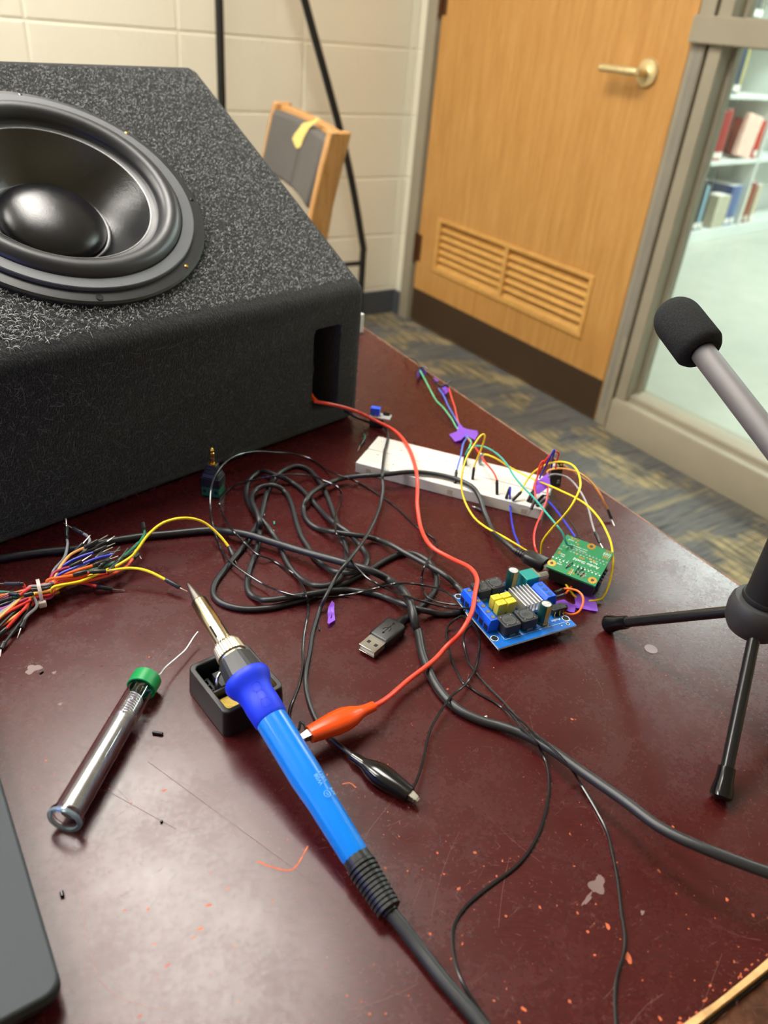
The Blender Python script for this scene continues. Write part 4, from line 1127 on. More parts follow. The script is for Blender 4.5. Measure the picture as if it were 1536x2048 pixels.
# potentiometer
mb = MB(); F = FAm @ Matrix.Translation((.0532, .0455, 0)); mb.box((0, 0, .0058), (.0108, .0108, .0108), F); po = obj('potentiometer', mb, M['pot'], amp, bevel=.0005)
mb = MB(); mb.box((.0060, 0, .0058), (.0012, .0100, .0104), F); mb.lathe([(.0060, .0036), (.0085, .0036), (.0085, .0030)], F @ Vector((0, 0, .0060)), au, 24, True, True); obj('bushing', mb, M['nut'], po)
mb = MB(); mb.lathe([(.0085, .0029), (.0155, .0029), (.0162, .0025)], F @ Vector((0, 0, .0060)), au, 36, True, True, rmul=lambda k, n, s: 1 if k % 2 else .9); obj('knurled_shaft', mb, mat('grey_shaft', lin(176, 172, 166), .35, .8), po, angle=10)
# audio jack
mb = MB(); F = FAm @ Matrix.Translation((.0562, .0152, 0)); mb.box((0, 0, .0030), (.0110, .0056, .0046), F); mb.lathe([(.0055, .0024), (.0072, .0024)], F @ Vector((0, 0, .0030)), au, 18, True, True); jo = obj('audio_jack', mb, M['black'], amp, bevel=.0003)
mb = MB()
for x in (-.004, .0, .003): mb.strip([F @ Vector((x, -.0029, .0040)), F @ Vector((x, -.0030, .0012)), F @ Vector((x, -.0036, .0004)), F @ Vector((x, -.0052, .0002))], .0007, -av_, .0003)
obj('jack_pin', mb, M['gold'], jo)
mb = MB()
for x, y in ((-.003, -.0008), (.0025, .001), (.001, -.0016)): mb.box((x, y, .0053), (.0012, .0007, .0002), F)
obj('jack_slot', mb, M['hollow'], jo)

# ------------------------------------------------------------------ green audio board stacked on a microcontroller
gBL, gBR, gTL, gTR = W(1099, 1135, .0170), W(1196, 1175, .0170), W(1128, 1067, .0258), W(1223, 1103, .0258)
gx = ((gTL-gTR) + (gBL-gBR)).normalized(); gy = ((gBR-gTR) + (gBL-gTL)).normalized()
gc = (gBL+gBR+gTL+gTR)/4; GW = ((gTL-gTR).length + (gBL-gBR).length)/2; GL = ((gBR-gTR).length + (gBL-gTL).length)/2
gn = gx.cross(gy).normalized()
FG0 = frame(gc, gx, gy)
if gn.z < 0: gn = -gn
# board frame: X to the left as the lettering reads, Y towards the near edge; text up = towards the near edge
FG = frame(gc - gx.normalized()*GW/2 - FG0.col[1].xyz*GL/2, gx, gy)
flip = 1 if FG.col[2].xyz.z > 0 else -1
print('green board', GW, GL, flip)
gb = thing('audio_board', 'green audio shield circuit board with white lettering', 'circuit board', Vector((gc.x, gc.y, TZ)))
def gp(fx, fy, z=0): return Vector((fx*GW, fy*GL, flip*z))
mb = MB(); mb.box((GW/2, GL/2, -flip*.0008), (GW, GL, .0016), FG); gpc = obj('circuit_board', mb, M['pcb_green'], gb, bevel=.0001)
HOLES = ((.448, .071), (.949, .865), (.101, .885))
mb = MB()
for fx, fy in HOLES: ringm(mb, fx*GW, fy*GL, .0012, .0030, FG, flip*.0001, 28)
for fx, fy, w, h in ((.493, .456, .0042, .0013), (.335, .395, .0022, .0013), (.255, .415, .0022, .0015)): mb.box(gp(fx, fy, .00006), (w, h, .0001), FG)
for k in range(4):
    mb.box(gp(.045 + .033*k, .045, .00006), (.0006, .0026, .0001), FG); mb.box(gp(.045 + .033*k, .215, .00006), (.0006, .0026, .0001), FG)
for fx, fy in ((.93, .52), (.935, .56), (.62, .40), (.80, .045), (.73, .06), (.86, .05), (.70, .15), (.545, .83), (.55, .90), (.56, .94), (.48, .90), (.30, .84), (.31, .90)): ringm(mb, fx*GW, fy*GL, .0003, .0009, FG, flip*.00012, 14)
obj('gold_pad', mb, M['gold'], gpc, smooth=False)
mb = MB()
for fx, fy in HOLES: mb.prism([(x, y) for x, y in circle(.0012, 20, fx*GW, fy*GL)], flip*.00002, flip*.00014, FG)
obj('mounting_hole', mb, mat('hole_brown', lin(62, 40, 34), .6), gpc, smooth=False)
mb = MB(); mj = MB()
for k in range(14):
    for fy in (.333, .705):
        fx = .03 + (.90 if fy < .5 else .965)*k/13
        if fy < .5: mj.lathe([(0, .00075), (.0004, .0006), (.0007, .0002), (.0008, 0)], FG @ gp(fx, fy), gn, 12)
        else: mb.prism(circle(.00055, 12, fx*GW, fy*GL), flip*.00002, flip*.00012, FG)
for fx, fy in ((.64, .75), (.42, .82), (.38, .86), (.33, .80), (.28, .90), (.66, .80)): mj.lathe([(0, .0009), (.0005, .0007), (.0009, .0002), (.0009, 0)], FG @ gp(fx, fy), gn, 10)
obj('solder_joint', mj, M['tin'], gpc)
def gtext(s, size, fx, fy, rot=0, ctr=False):
    Mx = FG @ Matrix.Translation(gp(fx, fy, .00014)) @ Matrix.Rotation(rot, 4, 'Z') @ Matrix.Scale(-1 if flip < 0 else 1, 4, (0, 1, 0))
    mb.text(s, size, Mx, center=ctr)
# lettering reads with its top towards the near edge of the table
def gtxt(s, size, fx, fy): 
    vs, fs = glyphs(s, size); mb.add([(fx*GW + x, fy*GL + SG*y, flip*.00014) for x, y in vs], fs, FG)
SG = 1
gtxt('Audio Shield', .0037, .105, .515); gtxt('Rev D', .0023, .165, .435)
gtxt('Caution: Do not', .0017, .47, .265); gtxt('short VGND to G', .0017, .47, .205)
gtxt('LINE', .0019, .25, .83); gtxt('OUT', .0019, .26, .775); gtxt('LINE', .0019, .76, .80); gtxt('IN', .0019, .79, .745)
gtxt('MIC', .0018, .80, .58); gtxt('GND', .0018, .80, .53); gtxt('VGND', .0015, .80, .09); gtxt('R', .0017, .74, .1); gtxt('L', .0017, .90, .12); gtxt('GND', .0014, .915, .42)
for k, s in enumerate(('12', '11', '10', '9', '8', '7', '6', '5', '4', '3', '2', '1', '0')): gtxt(s, .0013, .06 + .069*k, .655)
for k, s in enumerate(('13', '14', '15', '16', '17', '18', '19', '20', '21', '22', '23')): gtxt(s, .0013, .04 + .069*k, .385)
gtxt('MEM', .0019, .055, .11)
for x0, y0, x1, y1 in ((.035, .095, .165, .095), (.035, .175, .165, .175), (.035, .095, .035, .175), (.165, .095, .165, .175), (.52, .80, .52, .97)):
    a, b = Vector((x0*GW, y0*GL, 0)), Vector((x1*GW, y1*GL, 0)); t_ = (b-a).normalized(); s_2 = Vector((-t_.y, t_.x, 0))*.00011
    mb.add([(p.x, p.y, flip*.00013) for p in (a-s_2, b-s_2, b+s_2, a+s_2)], [(0, 1, 2, 3)], FG)
obj('lettering', mb, M['silk'], gpc, smooth=False)
mb = MB()
for (a, b) in (((.60, .66), (.66, .86)), ((.44, .70), (.46, .88)), ((.36, .70), (.40, .90)), ((.30, .78), (.34, .92))):
    mb.tube([FG @ gp(a[0], a[1], .0006), FG @ gp((a[0]+b[0])/2, (a[1]+b[1])/2, .0012), FG @ gp(b[0], b[1], .0003)], .0003, 6)
obj('wire_clipping', mb, M['blackw' if 'blackw' in M else 'w_blackw'], gpc)
mb = MB()
for fy in (.333, .705): mb.box(gp(.5, fy, -.0056), (GW*.98, .0026, .0085), FG)
obj('header_strip', mb, M['blackmatte'], gb)
mb = MB(); mb.box(gp(.5, .52, -.0112), (GW*1.02, .0185, .0016), FG); mcu = obj('controller_board', mb, M['pcb_dark'], gb)
mb = MB(); mb.box(gp(.985, .52, -.0090), (.0056, .0078, .0029), FG); obj('usb_socket', mb, M['steel'], mcu, bevel=.0004)
mb = MB(); mb.box(gp(.45, .52, -.0096), (.0095, .0095, .0012), FG); obj('chip', mb, M['black'], mcu)
mb = MB(); mb.box(gp(.25, .93, -.0040), (.0145, .0045, .0050), FG); mb.box(gp(.62, .93, -.0040), (.009, .004, .0046), FG); obj('card_socket', mb, M['blackmatte'], gb)
mb = MB()
for k in range(5): mb.tube([FG @ gp(.0-.012, .45+.09*k, -.0018), FG @ gp(-.055, .46+.09*k, -.0022)], .0007, 6)
obj('edge_pin', mb, M['blackmatte'], gb)
mb = MB()
for fy, h0 in ((.333, .0105), (.705, .0098)):
    q0, q1 = FG @ gp(.03, fy, -.0095), FG @ gp(.97, fy, -.0095); lo2 = min(q0.z, q1.z) - TZ - .0002
    mb.box((0, 0, -lo2/2), ((q1-q0).length, .0025, lo2), frame((q0+q1)/2, q1-q0, Zv.cross(q1-q0)))
obj('socket_strip', mb, M['blackmatte'], gb)
mb = MB(); mb.box(gp(.5, .80, -.0076), (GW*.92, .0125, .0118), FG); obj('card_holder', mb, M['blackmatte'], gb, bevel=.0004)

# ------------------------------------------------------------------ cables laid on the table, later ones resting on earlier ones
LAID = []
def lay(pix, r, n=14, own=True, dil=10, register=True, rounds=4):
    pts = [(p[0], p[1], (p[2] if len(p) > 2 else r)) for p in pix]
    sp = np.array(spline(pts, n)); zz = np.maximum(sp[:, 2], r); gap = .0004
    prev = np.array(LAID) if LAID else np.zeros((0, 4))
    k = np.exp(-(np.arange(-dil, dil+1)/(dil*.6))**2); k /= k.sum()
    z = zz.copy()
    for _ in range(rounds):
        base = np.array([W(x, y, zi) for (x, y, _q), zi in zip(sp, z)])
        arc = np.concatenate([[0], np.cumsum(np.linalg.norm(np.diff(base[:, :2], axis=0), axis=1))])
        raw = zz.copy()
        for i in range(len(sp)):
            x, y = base[i, :2]
            if len(prev):
                d = np.hypot(prev[:, 0]-x, prev[:, 1]-y); R_ = prev[:, 3] + r + gap; mk = d < R_
                if mk.any(): raw[i] = max(raw[i], (prev[mk, 2] + np.sqrt(R_[mk]**2 - d[mk]**2)).max())
            if own and i > 4:
                idx = np.where(arc[:i] < arc[i] - 8*r)[0]
                if len(idx):
                    d = np.hypot(base[idx, 0]-x, base[idx, 1]-y); m2 = d < 2*r + gap
                    if m2.any(): raw[i] = max(raw[i], (raw[idx[m2]] + np.sqrt((2*r+gap)**2 - d[m2]**2)).max())
        zd = np.array([raw[max(0, i-dil):i+dil+1].max() for i in range(len(raw))])
        z = np.convolve(np.pad(zd, dil, mode='edge'), k, 'valid')
        z[0], z[-1] = zz[0], zz[-1]
    out = [W(px, py, zi) for (px, py, _q), zi in zip(sp, z)]
    if register: LAID.extend([(p.x, p.y, p.z-TZ, r) for p in out])
    return out
USB = [(795, 1248), (826, 1226), (852, 1203), (869, 1180), (873, 1152), (860, 1126), (833, 1109), (807, 1107), (776, 1118), (735, 1142), (693, 1165), (663, 1177), (634, 1190), (615, 1197), (576, 1207), (537, 1216), (488, 1218), (449, 1209), (429, 1193), (427, 1174), (439, 1152), (464, 1121), (488, 1092), (504, 1066), (520, 1037), (527, 1010), (534, 985), (546, 960), (563, 943), (592, 932), (617, 939), (637, 961), (651, 985), (663, 1015), (674, 1046), (685, 1075), (692, 1100), (691, 1129), (681, 1154), (664, 1168), (640, 1172), (615, 1166), (591, 1148), (572, 1121), (559, 1090), (546, 1068), (526, 1042), (512, 1027), (498, 1007), (492, 985), (497, 963), (512, 948), (529, 943), (549, 949), (575, 960), (600, 976), (620, 997), (647, 1027), (671, 1048), (695, 1064), (718, 1088), (732, 1108), (734, 1121), (729, 1135), (716, 1142), (700, 1146), (673, 1144), (650, 1133), (629, 1115), (615, 1092), (602, 1071), (592, 1042), (583, 1009), (571, 985), (549, 971), (524, 973), (507, 985), (504, 1002), (514, 1026), (520, 1049), (519, 1066), (515, 1093), (506, 1120), (500, 1135), (494, 1164), (497, 1183), (511, 1195), (537, 1200), (586, 1193), (625, 1187), (664, 1181), (700, 1180), (749, 1188), (788, 1201), (827, 1215), (856, 1223), (886, 1228), (917, 1224), (930, 1205), (922, 1182), (909, 1168), (886, 1148), (856, 1131), (812, 1107), (778, 1088), (744, 1076), (710, 1070), (668, 1064), (634, 1056), (615, 1042), (607, 1024), (610, 1005), (625, 985), (654, 968), (685, 957, .003), (718, 952, .006), (769, 949, .0115), (820, 944, .0122), (869, 948, .0122), (914, 959, .0122), (944, 974, .0118), (959, 995, .008), (969, 1025, .004), (986, 1063, .004), (1004, 1080, .006), (1030, 1101, .0095)]
usb = thing('usb_cable', 'long black USB cable tangled in loops on the table', 'cable', W(640, 1080))
mb = MB(); upts = lay(USB, .0020); mb.tube(upts, .0020, 10); obj('cord', mb, M['cable'], usb)
# large plug
ua, ub = W(797, 1247, .0042), W(728, 1306, .0042); ud = (ub-ua).normalized(); us = Vector((-ud.y, ud.x, 0)).normalized()
ub = ua + ud*.0
FU = frame(ua, ud, us); sg = 1 if FU.col[2].xyz.z > 0 else -1
Lp = (W(775, 1275, .004) - W(797, 1247, .004)).length
mb = MB(); UP0, UP1 = .0015, .0220
mb.ringstack([[(s, x*f, z*f) for x, z in rrect(.0148, .0076, .0022, 4)] for s, f in ((UP0, .82), (UP0+.0012, .97), (UP0+.003, 1), (UP1-.0008, 1), (UP1, .95))], FU)
pl = obj('plug_body', mb, M['black'], usb)
mb = MB(); mb.tube([ua - ud*.007, ua - ud*.003, ua + ud*.002], [.0022, .0028, .0031], 16); obj('strain_relief', mb, M['black'], usb)
mb = MB(); SH = .0125
for a, b in (((-.0060, -.00225), (.0060, -.00195)), ((-.0060, .00195), (.0060, .00225)), ((-.0060, -.00225), (-.0057, .00225)), ((.0057, -.00225), (.0060, .00225))):
    mb.box((UP1+SH/2-.0005, (a[0]+b[0])/2, (a[1]+b[1])/2), (SH, b[0]-a[0], b[1]-a[1]), FU)
sh = obj('plug_shell', mb, M['steel'], usb, bevel=.0002)
mb = MB(); mb.box((UP1+SH/2-.0007, 0, -sg*.0008), (SH-.0008, .0112, .0018), FU); obj('plug_tongue', mb, M['white'], sh)
mb = MB()
for y in (-.0027, .0027): mb.box((UP1+.0062, y, sg*.00228), (.0024, .0021, .0001), FU)
obj('shell_hole', mb, M['hollow'], sh, smooth=False)
# trident mark moulded on the plug
mb = MB(); zt = sg*.00384
def tl(p, q, w=.0004): mb.strip([FU @ Vector((p[0], p[1], zt)), FU @ Vector((q[0], q[1], zt))], w, Zv, .0001)
tl((.006, 0), (.017, 0)); tl((.009, 0), (.0115, .002)); tl((.0115, .002), (.014, .002)); tl((.0105, 0), (.013, -.002)); tl((.013, -.002), (.0148, -.002))
mb.prism(circle(.0009, 12, .006, 0), zt-.00004, zt+.00004, FU); mb.add([(.0185, 0, zt), (.0165, .0009, zt), (.0165, -.0009, zt)], [(0, 1, 2)], FU)
obj('moulded_symbol', mb, M['blackgloss'], pl, smooth=False)
# micro plug
m0, m1 = W(1030, 1101, .0100), W(1102, 1136, .0105); md = (m1-m0).normalized(); ms_ = Vector((-md.y, md.x, 0)).normalized(); ML = (m1-m0).length
FM = frame(m0, md, ms_)
mb = MB()
mb.ringstack([[(s, x*f, z*f) for x, z in rrect(.0122, .0078, .0024, 4)] for s, f in ((ML*.26, .70), (ML*.34, .98), (ML*.38, 1), (ML*.81, 1), (ML*.83, .92))], FM); mo_ = obj('micro_plug_body', mb, M['black'], usb)
mb = MB()
for k in range(4): mb.ringstack([[(ML*(.03+.07*k) + s, x, z) for x, z in rrect(.0056+.0007*k, .0046+.0004*k, .0018, 3)] for s in (0, ML*.045)], FM)
mb.tube([FM @ Vector((-.002, 0, 0)), FM @ Vector((ML*.34, 0, 0))], .0022, 12); obj('strain_relief', mb, M['black'], usb)
mb = MB(); mb.prism([(x + ML*.98, y) for x, y in rrect(ML*.36, .0072, .0006, 2)], -.0012, .0014, FM); obj('micro_plug_shell', mb, M['steel'], usb)
mb = MB(); sgm = 1 if FM.col[2].xyz.z > 0 else -1; zt = sgm*.0040; x0 = ML*.44
def tl2(p, q, w=.00035): mb.strip([FM @ Vector((p[0], p[1], zt)), FM @ Vector((q[0], q[1], zt))], w, Zv, .0001)
tl2((x0, 0), (x0+.0095, 0)); tl2((x0+.0025, 0), (x0+.0045, .0018)); tl2((x0+.0045, .0018), (x0+.007, .0018)); tl2((x0+.004, 0), (x0+.0055, -.0018)); tl2((x0+.0055, -.0018), (x0+.0075, -.0018))
obj('moulded_symbol', mb, mat('moulded_grey', lin(60, 60, 62), .5), mo_, smooth=False)

PWR = [(-60, 1128), (0, 1117), (78, 1105), (156, 1097), (212, 1084), (281, 1073), (344, 1067), (406, 1061), (437, 1061), (493, 1069), (550, 1086), (607, 1103), (682, 1124), (739, 1141), (780, 1161), (807, 1182), (822, 1210), (831, 1252), (837, 1267), (844, 1305), (856, 1338), (873, 1372), (897, 1402), (925, 1424), (965, 1442), (1005, 1453), (1050, 1470, .004), (1106, 1502, .005), (1168, 1546, .008), (1247, 1601, .013), (1322, 1656, .017), (1410, 1698, .021), (1536, 1746, .024), (1640, 1782, .022), (1740, 1822, .014), (1860, 1888, .005), (2020, 1990), (2200, 2120), (2340, 2260)]
pw = thing('power_cord', 'thick black cord running across the table from left edge to right edge', 'cord', W(840, 1290))
mb = MB(); mb.tube(lay(PWR, .0027), .0027, 12); obj('cord_jacket', mb, M['cable'], pw)

def wire_thing(name, label, path, r, m, group=None, cat='wire', ends=(), lay_it=True):
    pts = lay(path, r) if lay_it else [W(*p) for p in spline(path, 8)]
    t = thing(name, label, cat, W(path[len(path)//2][0], path[len(path)//2][1]), group)
    mb = MB(); mb.tube(pts, r, 8); obj('insulation', mb, m, t)
    return t, pts
TW = 'thin black wires from the amplifier terminals'
W3 = [(934, 1237, .0095), (925, 1232, .0075), (909, 1240, .004), (897, 1252), (893, 1269), (897, 1295), (903, 1318), (912, 1340), (925, 1364), (935, 1371), (960, 1388), (985, 1402), (1000, 1412), (1020, 1428), (1043, 1455), (1064, 1475), (1080, 1497), (1095, 1535), (1098, 1579), (1089, 1632), (1071, 1680), (1036, 1729), (970, 1779), (930, 1815), (908, 1852), (906, 1896), (917, 1945), (939, 1989), (977, 2046), (1010, 2100), (1060, 2170), (1130, 2250), (1200, 2320)]
W4 = [(943, 1250, .0095), (938, 1254, .007), (930, 1264, .003), (927, 1283), (931, 1305), (937, 1325), (948, 1340), (962, 1358), (985, 1382), (1005, 1402), (1025, 1425), (1048, 1448), (1075, 1472), (1100, 1492), (1142, 1537), (1168, 1579), (1194, 1623), (1214, 1663), (1225, 1707), (1236, 1764), (1243, 1826), (1250, 1874), (1247, 1909), (1234, 1953), (1230, 1997), (1232, 2048), (1234, 2110), (1240, 2180), (1256, 2260), (1280, 2340)]
t3_, p_ = wire_thing('speaker_wire', 'thin black wire making an S curve to the bottom edge, left of its twin', W3, .00078, M['thinwire'], TW)
t4_, p_ = wire_thing('speaker_wire', 'thin black wire running nearly straight down to the bottom edge, right of its twin', W4, .00078, M['thinwire'], TW)
W1 = [(934, 1208, .0095), (922, 1209, .0085), (905, 1209, .006), (876, 1204, .004), (856, 1195), (846, 1178), (843, 1158), (848, 1135), (864, 1109), (872, 1092), (871, 1080), (860, 1071), (837, 1056), (815, 1036), (795, 1017), (766, 995), (735, 975), (705, 960), (681, 952), (656, 941), (634, 926), (617, 916), (583, 907, .002), (549, 905, .006), (515, 903, .012), (482, 908, .018), (456, 920, .023), (438, 939, .027), (426, 961, .027), (421, 988, .022), (421, 1022, .014), (425, 1051, .008), (434, 1080), (444, 1102), (451, 1113), (472, 1133), (502, 1154), (537, 1174), (576, 1188), (611, 1194), (654, 1193), (700, 1189), (739, 1180), (778, 1170), (802, 1166), (837, 1169), (876, 1177), (905, 1193, .010), (926, 1217, .014), (940, 1240, .011), (954, 1262, .006), (959, 1285), (956, 1314), (948, 1342), (930, 1370), (900, 1396), (868, 1445, .004), (855, 1478, .005), (846, 1521, .006), (835, 1557, .006), (824, 1580, .0055)]
W2 = [(937, 1217, .0095), (925, 1217, .0085), (905, 1217, .006), (876, 1211, .004), (846, 1203), (821, 1195), (798, 1187), (774, 1178), (759, 1171), (735, 1156), (720, 1141), (704, 1123), (698, 1115), (685, 1088), (673, 1066), (669, 1046), (673, 1026), (680, 1005), (682, 988), (676, 975), (664, 968), (644, 960), (625, 952), (592, 949), (563, 950), (532, 954), (507, 960), (485, 965), (461, 976), (446, 992), (439, 1009), (444, 1027), (456, 1048), (470, 1066), (490, 1086), (514, 1108), (541, 1119), (568, 1135), (588, 1148), (603, 1168), (612, 1189), (616, 1205), (615, 1228), (608, 1266), (605, 1300), (606, 1330), (600, 1362), (589, 1393), (580, 1415), (579, 1436, .003), (590, 1462, .006), (598, 1458, .011), (601, 1445, .015), (608, 1449, .014), (613, 1464, .011)]
t1_, p1 = wire_thing('speaker_wire', 'thin black wire looping widely at the left and back, ending at the black clip', W1, .00078, M['thinwire'], TW)
t2_, p2 = wire_thing('speaker_wire', 'thin black wire with an inner loop, ending in the jaws of the orange clip', W2, .00078, M['thinwire'], TW)
for t_, pp in ((t1_, p1), (t2_, p2)):
    mb = MB(); mb.tube([pp[0], pp[0] + (pp[0]-pp[1]).normalized()*.002], .0005, 6); mb.tube([pp[-1], pp[-1] + (pp[-1]-pp[-2]).normalized()*.004], .0005, 6); obj('bare_end', mb, M['tin'], t_)

# crocodile clip leads
def clip(root, tail, tip, boot_mat, r, up=Zv, bootname='boot'):
    d = (tip - tail); L = d.length; d.normalize(); s = d.cross(Vector(up)).normalized(); u = s.cross(d)
    mb = MB(); rings = []
    prof = [(0, .0026, .0022), (.14, .0028, .0024), (.20, .0034, .0028), (.30, .0052, .0040), (.42, .0062, .0048), (.55, .0060, .0048), (.72, .0050, .0042), (.88, .0042, .0036)]
    for f, w, h in prof:
        f2, ww, hh = f, w*r, h*r
        rings.append([tail + d*L*f + s*ww*math.copysign(abs(math.cos(a))**.85, math.cos(a)) + u*hh*math.copysign(abs(math.sin(a))**.85, math.sin(a)) for a in [2*math.pi*k/20 for k in range(20)]])
    mb.ringstack(rings); obj(bootname, mb, boot_mat, root)
    mb = MB()
    for sg_ in (1, -1):
        a0, a1 = tail + d*L*.80 + u*sg_*.0016*r, tail + d*L*.985 + u*sg_*.0009*r
        mb.strip([a0, a0.lerp(a1, .5) + u*sg_*.0004*r, a1], [.0046*r, .0040*r, .0028*r], u*sg_, .0005)
        for k in range(3):
            c = a0.lerp(a1, .45 + .2*k); mb.box((0, 0, 0), (.0009, .0036*r, .0009), frame(c - u*sg_*.0005, d, s))
    mb.tube([tail + d*L*.995 + s*.0012, tail + d*L*.995 - s*.0012], .0008, 8)
    obj('jaw', mb, M['jaw'], root)
zf_ = lambda x, y: PLN(x, y, BF + fn*.004, fn).z - TZ
BLK = [(690, 822, zf_(690, 822)), (716, 836, .004), (742, 846), (769, 854), (776, 871, .004), (773, 890, .0105), (769, 905, .0112), (765, 942, .0120), (765, 960, .010), (765, 988, .004), (754, 1029), (731, 1075), (701, 1116), (675, 1150), (652, 1192), (637, 1226), (625, 1267), (620, 1300), (613, 1335), (611, 1360), (614, 1387), (625, 1423), (641, 1453), (666, 1480, .002), (690, 1500, .003), (712, 1518, .0045)]
bl = thing('clip_lead', 'black crocodile clip lead running from the subwoofer port to the table centre', 'clip lead', W(700, 1116))
mb = MB(); mb.tube(lay(BLK, .00135), .00135, 10); obj('lead', mb, M['cable'], bl)
clip(bl, W(705, 1512, .0046), W(836, 1601, .0052), M['blackgloss'], 1.0)
zf_ = lambda x, y: PLN(x, y, BF + fn*.004, fn).z - TZ
RED = [(629, 803, zf_(629, 803)), (659, 808, zf_(659, 808)), (693, 816, zf_(693, 816)), (720, 826, zf_(718, 826)), (742, 837, .006), (788, 861, .006), (814, 890, .0115), (829, 927, .0118), (835, 960, .0118), (835, 985, .010), (835, 1014, .004), (843, 1059), (863, 1093), (901, 1116, .004), (939, 1135, .014), (954, 1158, .0195), (950, 1188, .0205), (943, 1226, .0200), (920, 1267, .010), (895, 1291, .005), (866, 1322), (817, 1360, .003), (780, 1392, .006), (760, 1406, .010), (745, 1414, .012)]
rd = thing('clip_lead', 'red crocodile clip lead running from the subwoofer port over the breadboard', 'clip lead', W(843, 1059))
mb = MB(); mb.tube(lay(RED, .00155), .00155, 10); obj('lead', mb, M['red_lead'], rd)
clip(rd, W(748, 1412, .0125), W(600, 1478, .0140), M['clip_orange'], 1.12)
pe = PLN(633, 803, BF + fn*.003, fn)
clip(rd, pe, pe + bv*.006 + bh*.042 + Zv*.004, M['clip_orange'], .8)

# ------------------------------------------------------------------ jumper wires on the breadboard and boards
JR = .00078
def dupont(root, a, b, r=.00125, pin=None, name='plug', m=None):
    """moulded black plug from wire end a to its face b, with an optional bare pin to the point pin"""
    a, b = Vector(a), Vector(b); d = b - a; L = d.length; d.normalize()
    mb = MB(); mb.lathe([(-.0004, r*.7), (0, r*.86), (L*.16, r*.86), (L*.17, r*1.12), (L*.24, r*1.12), (L*.25, r), (L*.96, r), (L, r*.85)], a, d, 12, True, True)
    o = obj(name, mb, m or M['black'], root, angle=35)
    if pin is not None:
        mb = MB(); p = Vector(pin); mb.tube([b, p - (p-b).normalized()*.0004, p], [.00034, .00034, .00012], 6); obj('pin', mb, M['tin'], o)
    return o
def jumper(label, path, m, plugs=(), r=JR, group=None, n=8, name='jumper_wire'):
    """path: (px, py, z) along the wire; plugs: ((wire end), (face), (pin or None)) as (px, py, z)"""
    pts = [W(*p) for p in spline(path, n)]
    i = len(path)//2; c = W(*path[i]); t = thing(name, label, 'wire', Vector((c.x, c.y, TZ)), group)
    mb = MB(); mb.tube(pts, r, 8); obj('insulation', mb, M[m], t)
    for a, b, p in plugs: dupont(t, W(*a), W(*b), pin=W(*p) if p else None)
    return t
jumper('yellow jumper wire arching over the right end of the breadboard towards the micro USB plug',
       [(1082, 1108, .008), (1085, 1083, .020), (1103, 1058, .034), (1122, 1038, .047), (1140, 1016, .058), (1155, 989, .064), (1161, 969, .064), (1157, 947, .060), (1147, 932, .055), (1132, 925, .050), (1113, 924, .045), (1093, 929, .038), (1073, 940, .031), (1058, 955, .024), (1048, 971, .019), (1043, 984, .0165)], 'w_yellow',
       [((1043, 983, .0165), (1025, 1001, .0105), None)])
jumper('yellow jumper wire with a tall loop hanging over the front edge of the breadboard',
       [(947, 936, .019), (954, 919, .027), (963, 897, .038), (969, 877, .047), (968, 869, .050), (960, 873, .049), (947, 892, .043), (934, 914, .036), (926, 939, .029), (923, 964, .021), (926, 991, .013), (937, 1018, .007), (954, 1041, .005), (979, 1059, .006), (999, 1069, .008), (1023, 1083, .010), (1057, 1104, .006)], 'w_yellow',
       [((948, 935, .0195), (945, 959, .0095), None)])
jumper('long yellow jumper wire passing behind the upright tape and round the green board',
       [(968, 909, .023), (972, 909, .026), (979, 911, .027), (994, 918, .026), (1019, 934, .020), (1043, 947, .018), (1070, 960, .020), (1088, 967, .023), (1103, 973, .026), (1127, 984, .030), (1152, 996, .032), (1177, 1013, .034), (1199, 1038, .034), (1214, 1065, .032), (1223, 1090, .028), (1226, 1120, .022), (1223, 1149, .014), (1215, 1177, .007), (1204, 1196, .003), (1190, 1201, .0016), (1178, 1202, .0012)], 'w_yellow')
jumper('teal jumper wire from the breadboard soldered to the green board',
       [(931, 910, .019), (936, 900, .024), (947, 893, .028), (962, 892, .032), (979, 898, .035), (999, 912, .037), (1014, 929, .037), (1028, 952, .036), (1048, 976, .035), (1068, 996, .036), (1093, 1026, .038), (1113, 1050, .037), (1125, 1066, .034), (1131, 1082, .029), (1135, 1089, .0255), (1146, 1092, .0245)], 'w_teal',
       [((931, 909, .019), (928, 931, .0095), None)])
jumper('mint green jumper wire from the far table edge under the tape to the breadboard',
       [(840, 741, .006), (853, 765, .007), (866, 790, .007), (874, 803, .006), (888, 817, .006), (904, 839, .004), (913, 855, .0022), (926, 867, .0016), (936, 876, .004), (942, 883, .010), (940, 892, .015), (935, 903, .0175), (932, 910, .018)], 'w_mint',
       [((932, 909, .0185), (931, 930, .0095), None)])
jumper('bright blue jumper wire from the far table edge under the tape to the breadboard',
       [(877, 777, .006), (887, 791, .006), (897, 813, .005), (909, 834, .004), (918, 850, .0022), (928, 866, .0018), (933, 875, .006), (928, 884, .013), (925, 893, .018), (922, 910, .019), (917, 927, .018), (913, 942, .0165)], 'w_lightblue',
       [((913, 941, .0168), (910, 967, .0095), None)])
jumper('red jumper wire from the far table edge to the middle of the breadboard',
       [(898, 777, .006), (904, 798, .006), (910, 817, .005), (915, 839, .003), (921, 856, .0018), (929, 869, .0018), (938, 881, .006), (948, 892, .012), (957, 904, .016), (970, 924, .0175), (979, 934, .018), (986, 943, .019), (991, 952, .020), (994, 961, .0205)], 'w_red',
       [((994, 960, .0205), (994, 989, .0097), None)])
